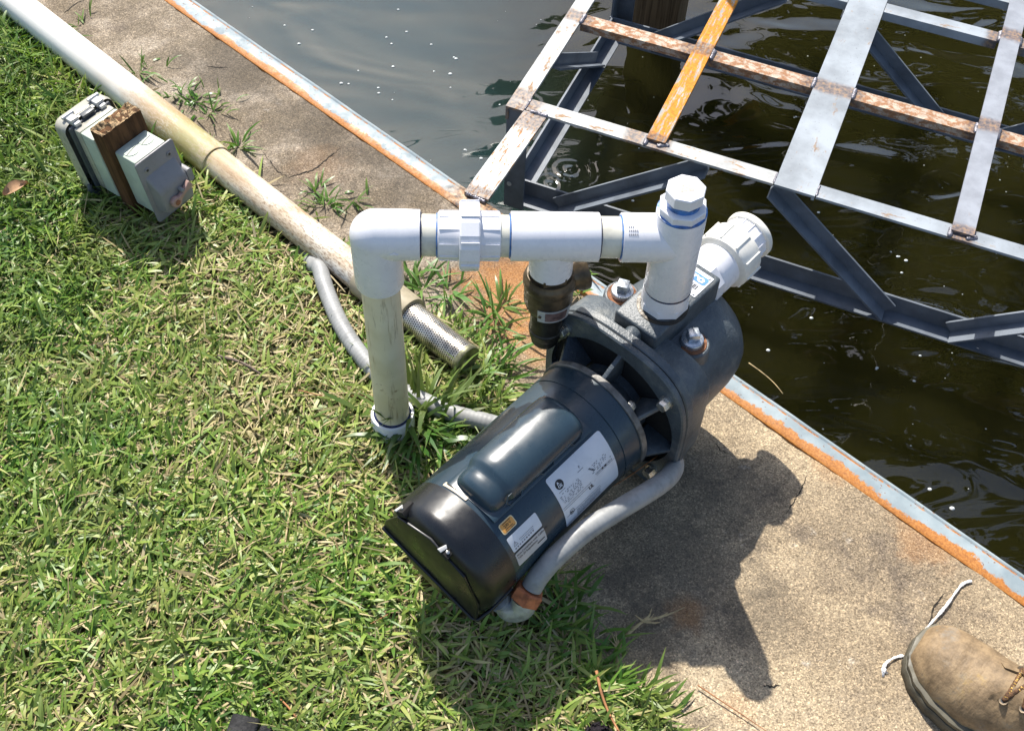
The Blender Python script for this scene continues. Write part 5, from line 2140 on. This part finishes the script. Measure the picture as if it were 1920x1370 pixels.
tuft(px_tuft([(1140, 1290, 40, .020, .025, .06, .0048), (1185, 1325, 40, .020, .025, .06, .0048), (1235, 1345, 22, .016, .025, .055, .0048), (1100, 1260, 26, .022, .03, .07, .0050)]), 'bright grass tuft at the lower corner of the concrete')
tuft(px_tuft([(1050, 1130, 26, .022, .03, .08, .0048), (1000, 1180, 30, .03, .03, .08, .0048), (1075, 1180, 20, .02, .03, .07, .0045), (960, 1160, 20, .02, .03, .06, .0045)]), 'shaded grass tuft below the motor conduit')
tuft(px_tuft([(330, 395, 22, .025, .03, .07, .0045), (250, 400, 16, .02, .03, .07, .0045), (370, 350, 16, .02, .03, .07, .0045)]), 'grass tuft round the foot of the wooden post')

# ------------------------------------------------------------------ litter
def strand(name, pix, r, mat, label, cat, group=None, z=.012, lift=.006):
    P = [gp(x, y, z) for x, y in pix]
    base = P[0].copy()
    base.z = 0
    P = bez([p - base + Vector((0, 0, random.uniform(-.4, 1) * lift)) for p in P], 8)
    b = MB()
    b.tube(P, [r * (1 - .45 * i / len(P)) for i in range(len(P))], 7)
    o = b.build(name, mat, None, angle=180)
    o.location = base
    return tag(o, label, cat, group)


GN = 'fallen pine needles and straws'
strand('straw', [(549, 945), (540, 985), (532, 1040), (523, 1085)], .0016, M['straw'], 'long tan straw lying upright in the middle of the lawn', 'straw', GN, .03)
strand('pine_needle', [(480, 1270), (520, 1305), (548, 1335), (572, 1372)], .0016, M['needle'], 'reddish pine needle at the bottom beside the black grip', 'pine needle', GN, .028)
strand('pine_needle', [(1118, 1258), (1128, 1300), (1142, 1335), (1160, 1372)], .0020, M['needle'], 'thick reddish needle crossing the bright grass tuft', 'pine needle', GN, .04)
strand('straw', [(705, 745), (640, 738), (585, 742), (530, 742)], .0011, M['straw'], 'thin straw reaching left from the riser pipe', 'straw', GN, .03)
strand('straw', [(400, 1072), (440, 1045), (480, 1018), (528, 1000)], .0012, M['straw'], 'pale straw slanting below the middle of the lawn', 'straw', GN, .028)
strand('pine_needle', [(648, 1188), (680, 1175), (706, 1165), (728, 1155)], .0012, M['needle'], 'short needle left of the motor end cap', 'pine needle', GN, .03)
strand('pine_needle', [(1308, 1284), (1350, 1312), (1390, 1338), (1440, 1372)], .0009, M['needle'], 'thin needle lying on the concrete near the lower edge', 'pine needle', GN, .004, .001)
strand('pine_needle', [(1020, 985), (1090, 935), (1160, 905), (1265, 830)], .0009, M['needle'], 'brown needle caught between the motor rim and the conduit', 'pine needle', GN, .10, .004)
strand('pine_needle', [(1404, 680), (1430, 700), (1452, 718), (1468, 738)], .0012, M['straw'], 'yellow needle floating on the water beside the pump', 'pine needle', GN, WATER_Z + .004, .002)
strand('straw', [(330, 1225), (345, 1180), (360, 1140), (380, 1105)], .0010, M['straw'], 'faint straw in the lower left lawn', 'straw', GN, .028)
strand('straw', [(818, 1275), (850, 1310), (880, 1345), (890, 1372)], .0010, M['straw'], 'pale curved straw in the shaded grass', 'straw', GN, .03)
strand('twig', [(408, 668), (440, 676), (470, 690), (497, 707)], .0026, M['twig'], 'grey twig lying on the lawn left of the riser pipe', 'twig', None, .03, .003)
strand('conduit_straw', [(560, 735), (620, 745), (690, 741)], .0009, M['needle'], 'thin brown needle beside the riser pipe', 'pine needle', GN, .03)
bpy.data.objects['conduit_straw'].name = 'pine_needle'

# dried grass plant on the concrete
o0 = gp(1158, 1262)
dg = empty('dried_grass_stem', frame((o0.x, o0.y, 0)), 'dried tan grass stem with a seed head on the shaded concrete', 'dry grass')
def strandp(name, pix, r0_, r1_, mat, zs):
    P = bez([gp(x, y, z_) - o0 for (x, y), z_ in zip(pix, zs)], 8)
    b = MB()
    b.tube(P, [r0_ + (r1_ - r0_) * i / (len(P) - 1) for i in range(len(P))], 7, flat=.6)
    b.build(name, mat, dg, angle=180)
strandp('stalk', [(1158, 1262), (1156, 1235), (1160, 1212), (1170, 1195), (1196, 1172), (1212, 1160)], .0034, .0014, M['straw'], (.004, .006, .008, .010, .012, .012))
for tip, k in (((1252, 1148), 0), ((1238, 1166), 1), ((1226, 1150), 2), ((1284, 1138), 3), ((1222, 1140), 4), ((1190, 1152), 5)):
    strandp('seed_leaf', [(1206, 1164), ((1206 + tip[0]) / 2 + 3, (1164 + tip[1]) / 2 + 2), tip], .0022, .0004, M['straw'], (.012, .016, .009))
for tip in ((1146, 1183), (1154, 1180), (1161, 1186), (1140, 1196)):
    strandp('side_leaf', [(1158, 1214), ((1158 + tip[0]) / 2, (1214 + tip[1]) / 2), tip], .0013, .0003, M['straw'], (.008, .012, .010))

# white string that runs under the boot
b = MB()
pts = bez([gp(1822, 1088, .004), gp(1806, 1094, .004), gp(1792, 1110, .005), gp(1778, 1130, .005), gp(1760, 1152, .004), gp(1742, 1172, .003), gp(1735, 1183, .0012), gp(1722, 1205, .0010), gp(1705, 1226, .0010), gp(1690, 1229, .002), gp(1676, 1233, .004), gp(1664, 1240, .005), gp(1657, 1250, .004)], 10)
base = pts[0].copy()
base.z = 0
n_ = len(pts)
b.tube([q - base + Vector((random.uniform(-1, 1) * .0002, random.uniform(-1, 1) * .0002, 0)) for q in pts], [(.0017 + .0004 * math.sin(i * .23) + .0003 * math.sin(i * .71)) if not (.52 < i / n_ < .72) else .0008 for i in range(n_)], 8, flat=.5)
for k in range(5):
    q = pts[-1] - base
    b.tube([q, q + Vector((random.uniform(-.004, .003), random.uniform(-.006, -.001), 0)), q + Vector((random.uniform(-.007, .006), random.uniform(-.012, -.004), -.002))], [.0012, .001, .0004], 6)
o = b.build('white_string', M['string'], None, angle=180)
o.location = base
tag(o, 'frayed white string caught under the work boot', 'string')

# dead leaf on the lawn
lp = gp(32, 357, .048)
b = MB()
vs, fs = [], []
for i in range(9):
    t = i / 8
    w = .0105 * math.sin(PI * min(1, t * .95 + .05)) ** .8
    for k in (-1, 0, 1):
        vs.append(((t - .5) * .042, k * w, .006 * (abs(k)) * 1.2 + .006 * math.sin(t * 3)))
for i in range(8):
    for k in range(2):
        a = i * 3 + k
        fs.append((a, a + 3, a + 4, a + 1))
b.add(vs, fs)
vs2 = [(x, y, z_ - .0006) for x, y, z_ in vs]
b.add(vs2, [tuple(reversed(f)) for f in fs])
o = b.build('dead_leaf', M['dead_leaf'], None, angle=180, fix=False)
o.location = lp
o.rotation_euler = (0.2, -.15, math.radians(35))
tag(o, 'curled tan dead leaf on the lawn at the left edge', 'leaf')

# bubbles and specks drifting on the water
b = MB()
spots = [(534, 47), (585, 59), (563, 84), (725, 72), (737, 84), (807, 86), (845, 164), (847, 139), (811, 136), (642, 158), (655, 159), (709, 167), (733, 186), (708, 174), (609, 177), (621, 185), (671, 134), (936, 195), (872, 281),
         (904, 298), (765, 60), (745, 20), (854, 110), (735, 124), (1185, 375), (1075, 330), (1668, 474), (1690, 510), (1645, 690), (1714, 716), (1438, 657), (1664, 1007), (1741, 918), (1783, 953), (1536, 397), (1490, 220), (1375, 130),
         (1290, 60), (1700, 490), (1685, 480), (1520, 595), (1725, 665)]
for x, y in spots:
    for k in range(random.choice((1, 1, 2))):
        q = gp(x + random.uniform(-3, 3), y + random.uniform(-2, 2), WATER_Z)
        if elocal(q)[1] < .05:
            continue
        bmx = bmesh.new()
        bmesh.ops.create_icosphere(bmx, subdivisions=2, radius=1)
        r_ = random.uniform(.0016, .0042) * (1.0 if k == 0 else .6)
        for v in bmx.verts:
            v.co = Vector((v.co.x * r_ * 1.2, v.co.y * r_, max(0, v.co.z) * r_ * .7)) + q
        b.bm(bmx)
for k in range(150):
    q = gp(random.uniform(380, 1900), random.uniform(-20, 1000), WATER_Z)
    if elocal(q)[1] < .08:
        continue
    bmx = bmesh.new()
    bmesh.ops.create_icosphere(bmx, subdivisions=1, radius=1)
    r_ = random.uniform(.0006, .0016)
    for v in bmx.verts:
        v.co = Vector((v.co.x * r_ * 1.3, v.co.y * r_, max(0, v.co.z) * r_)) + q
    b.bm(bmx)
tag(b.build('water_bubbles', M['foam'], None, angle=180), 'white bubbles and specks floating on the water', 'bubbles', kind='stuff')
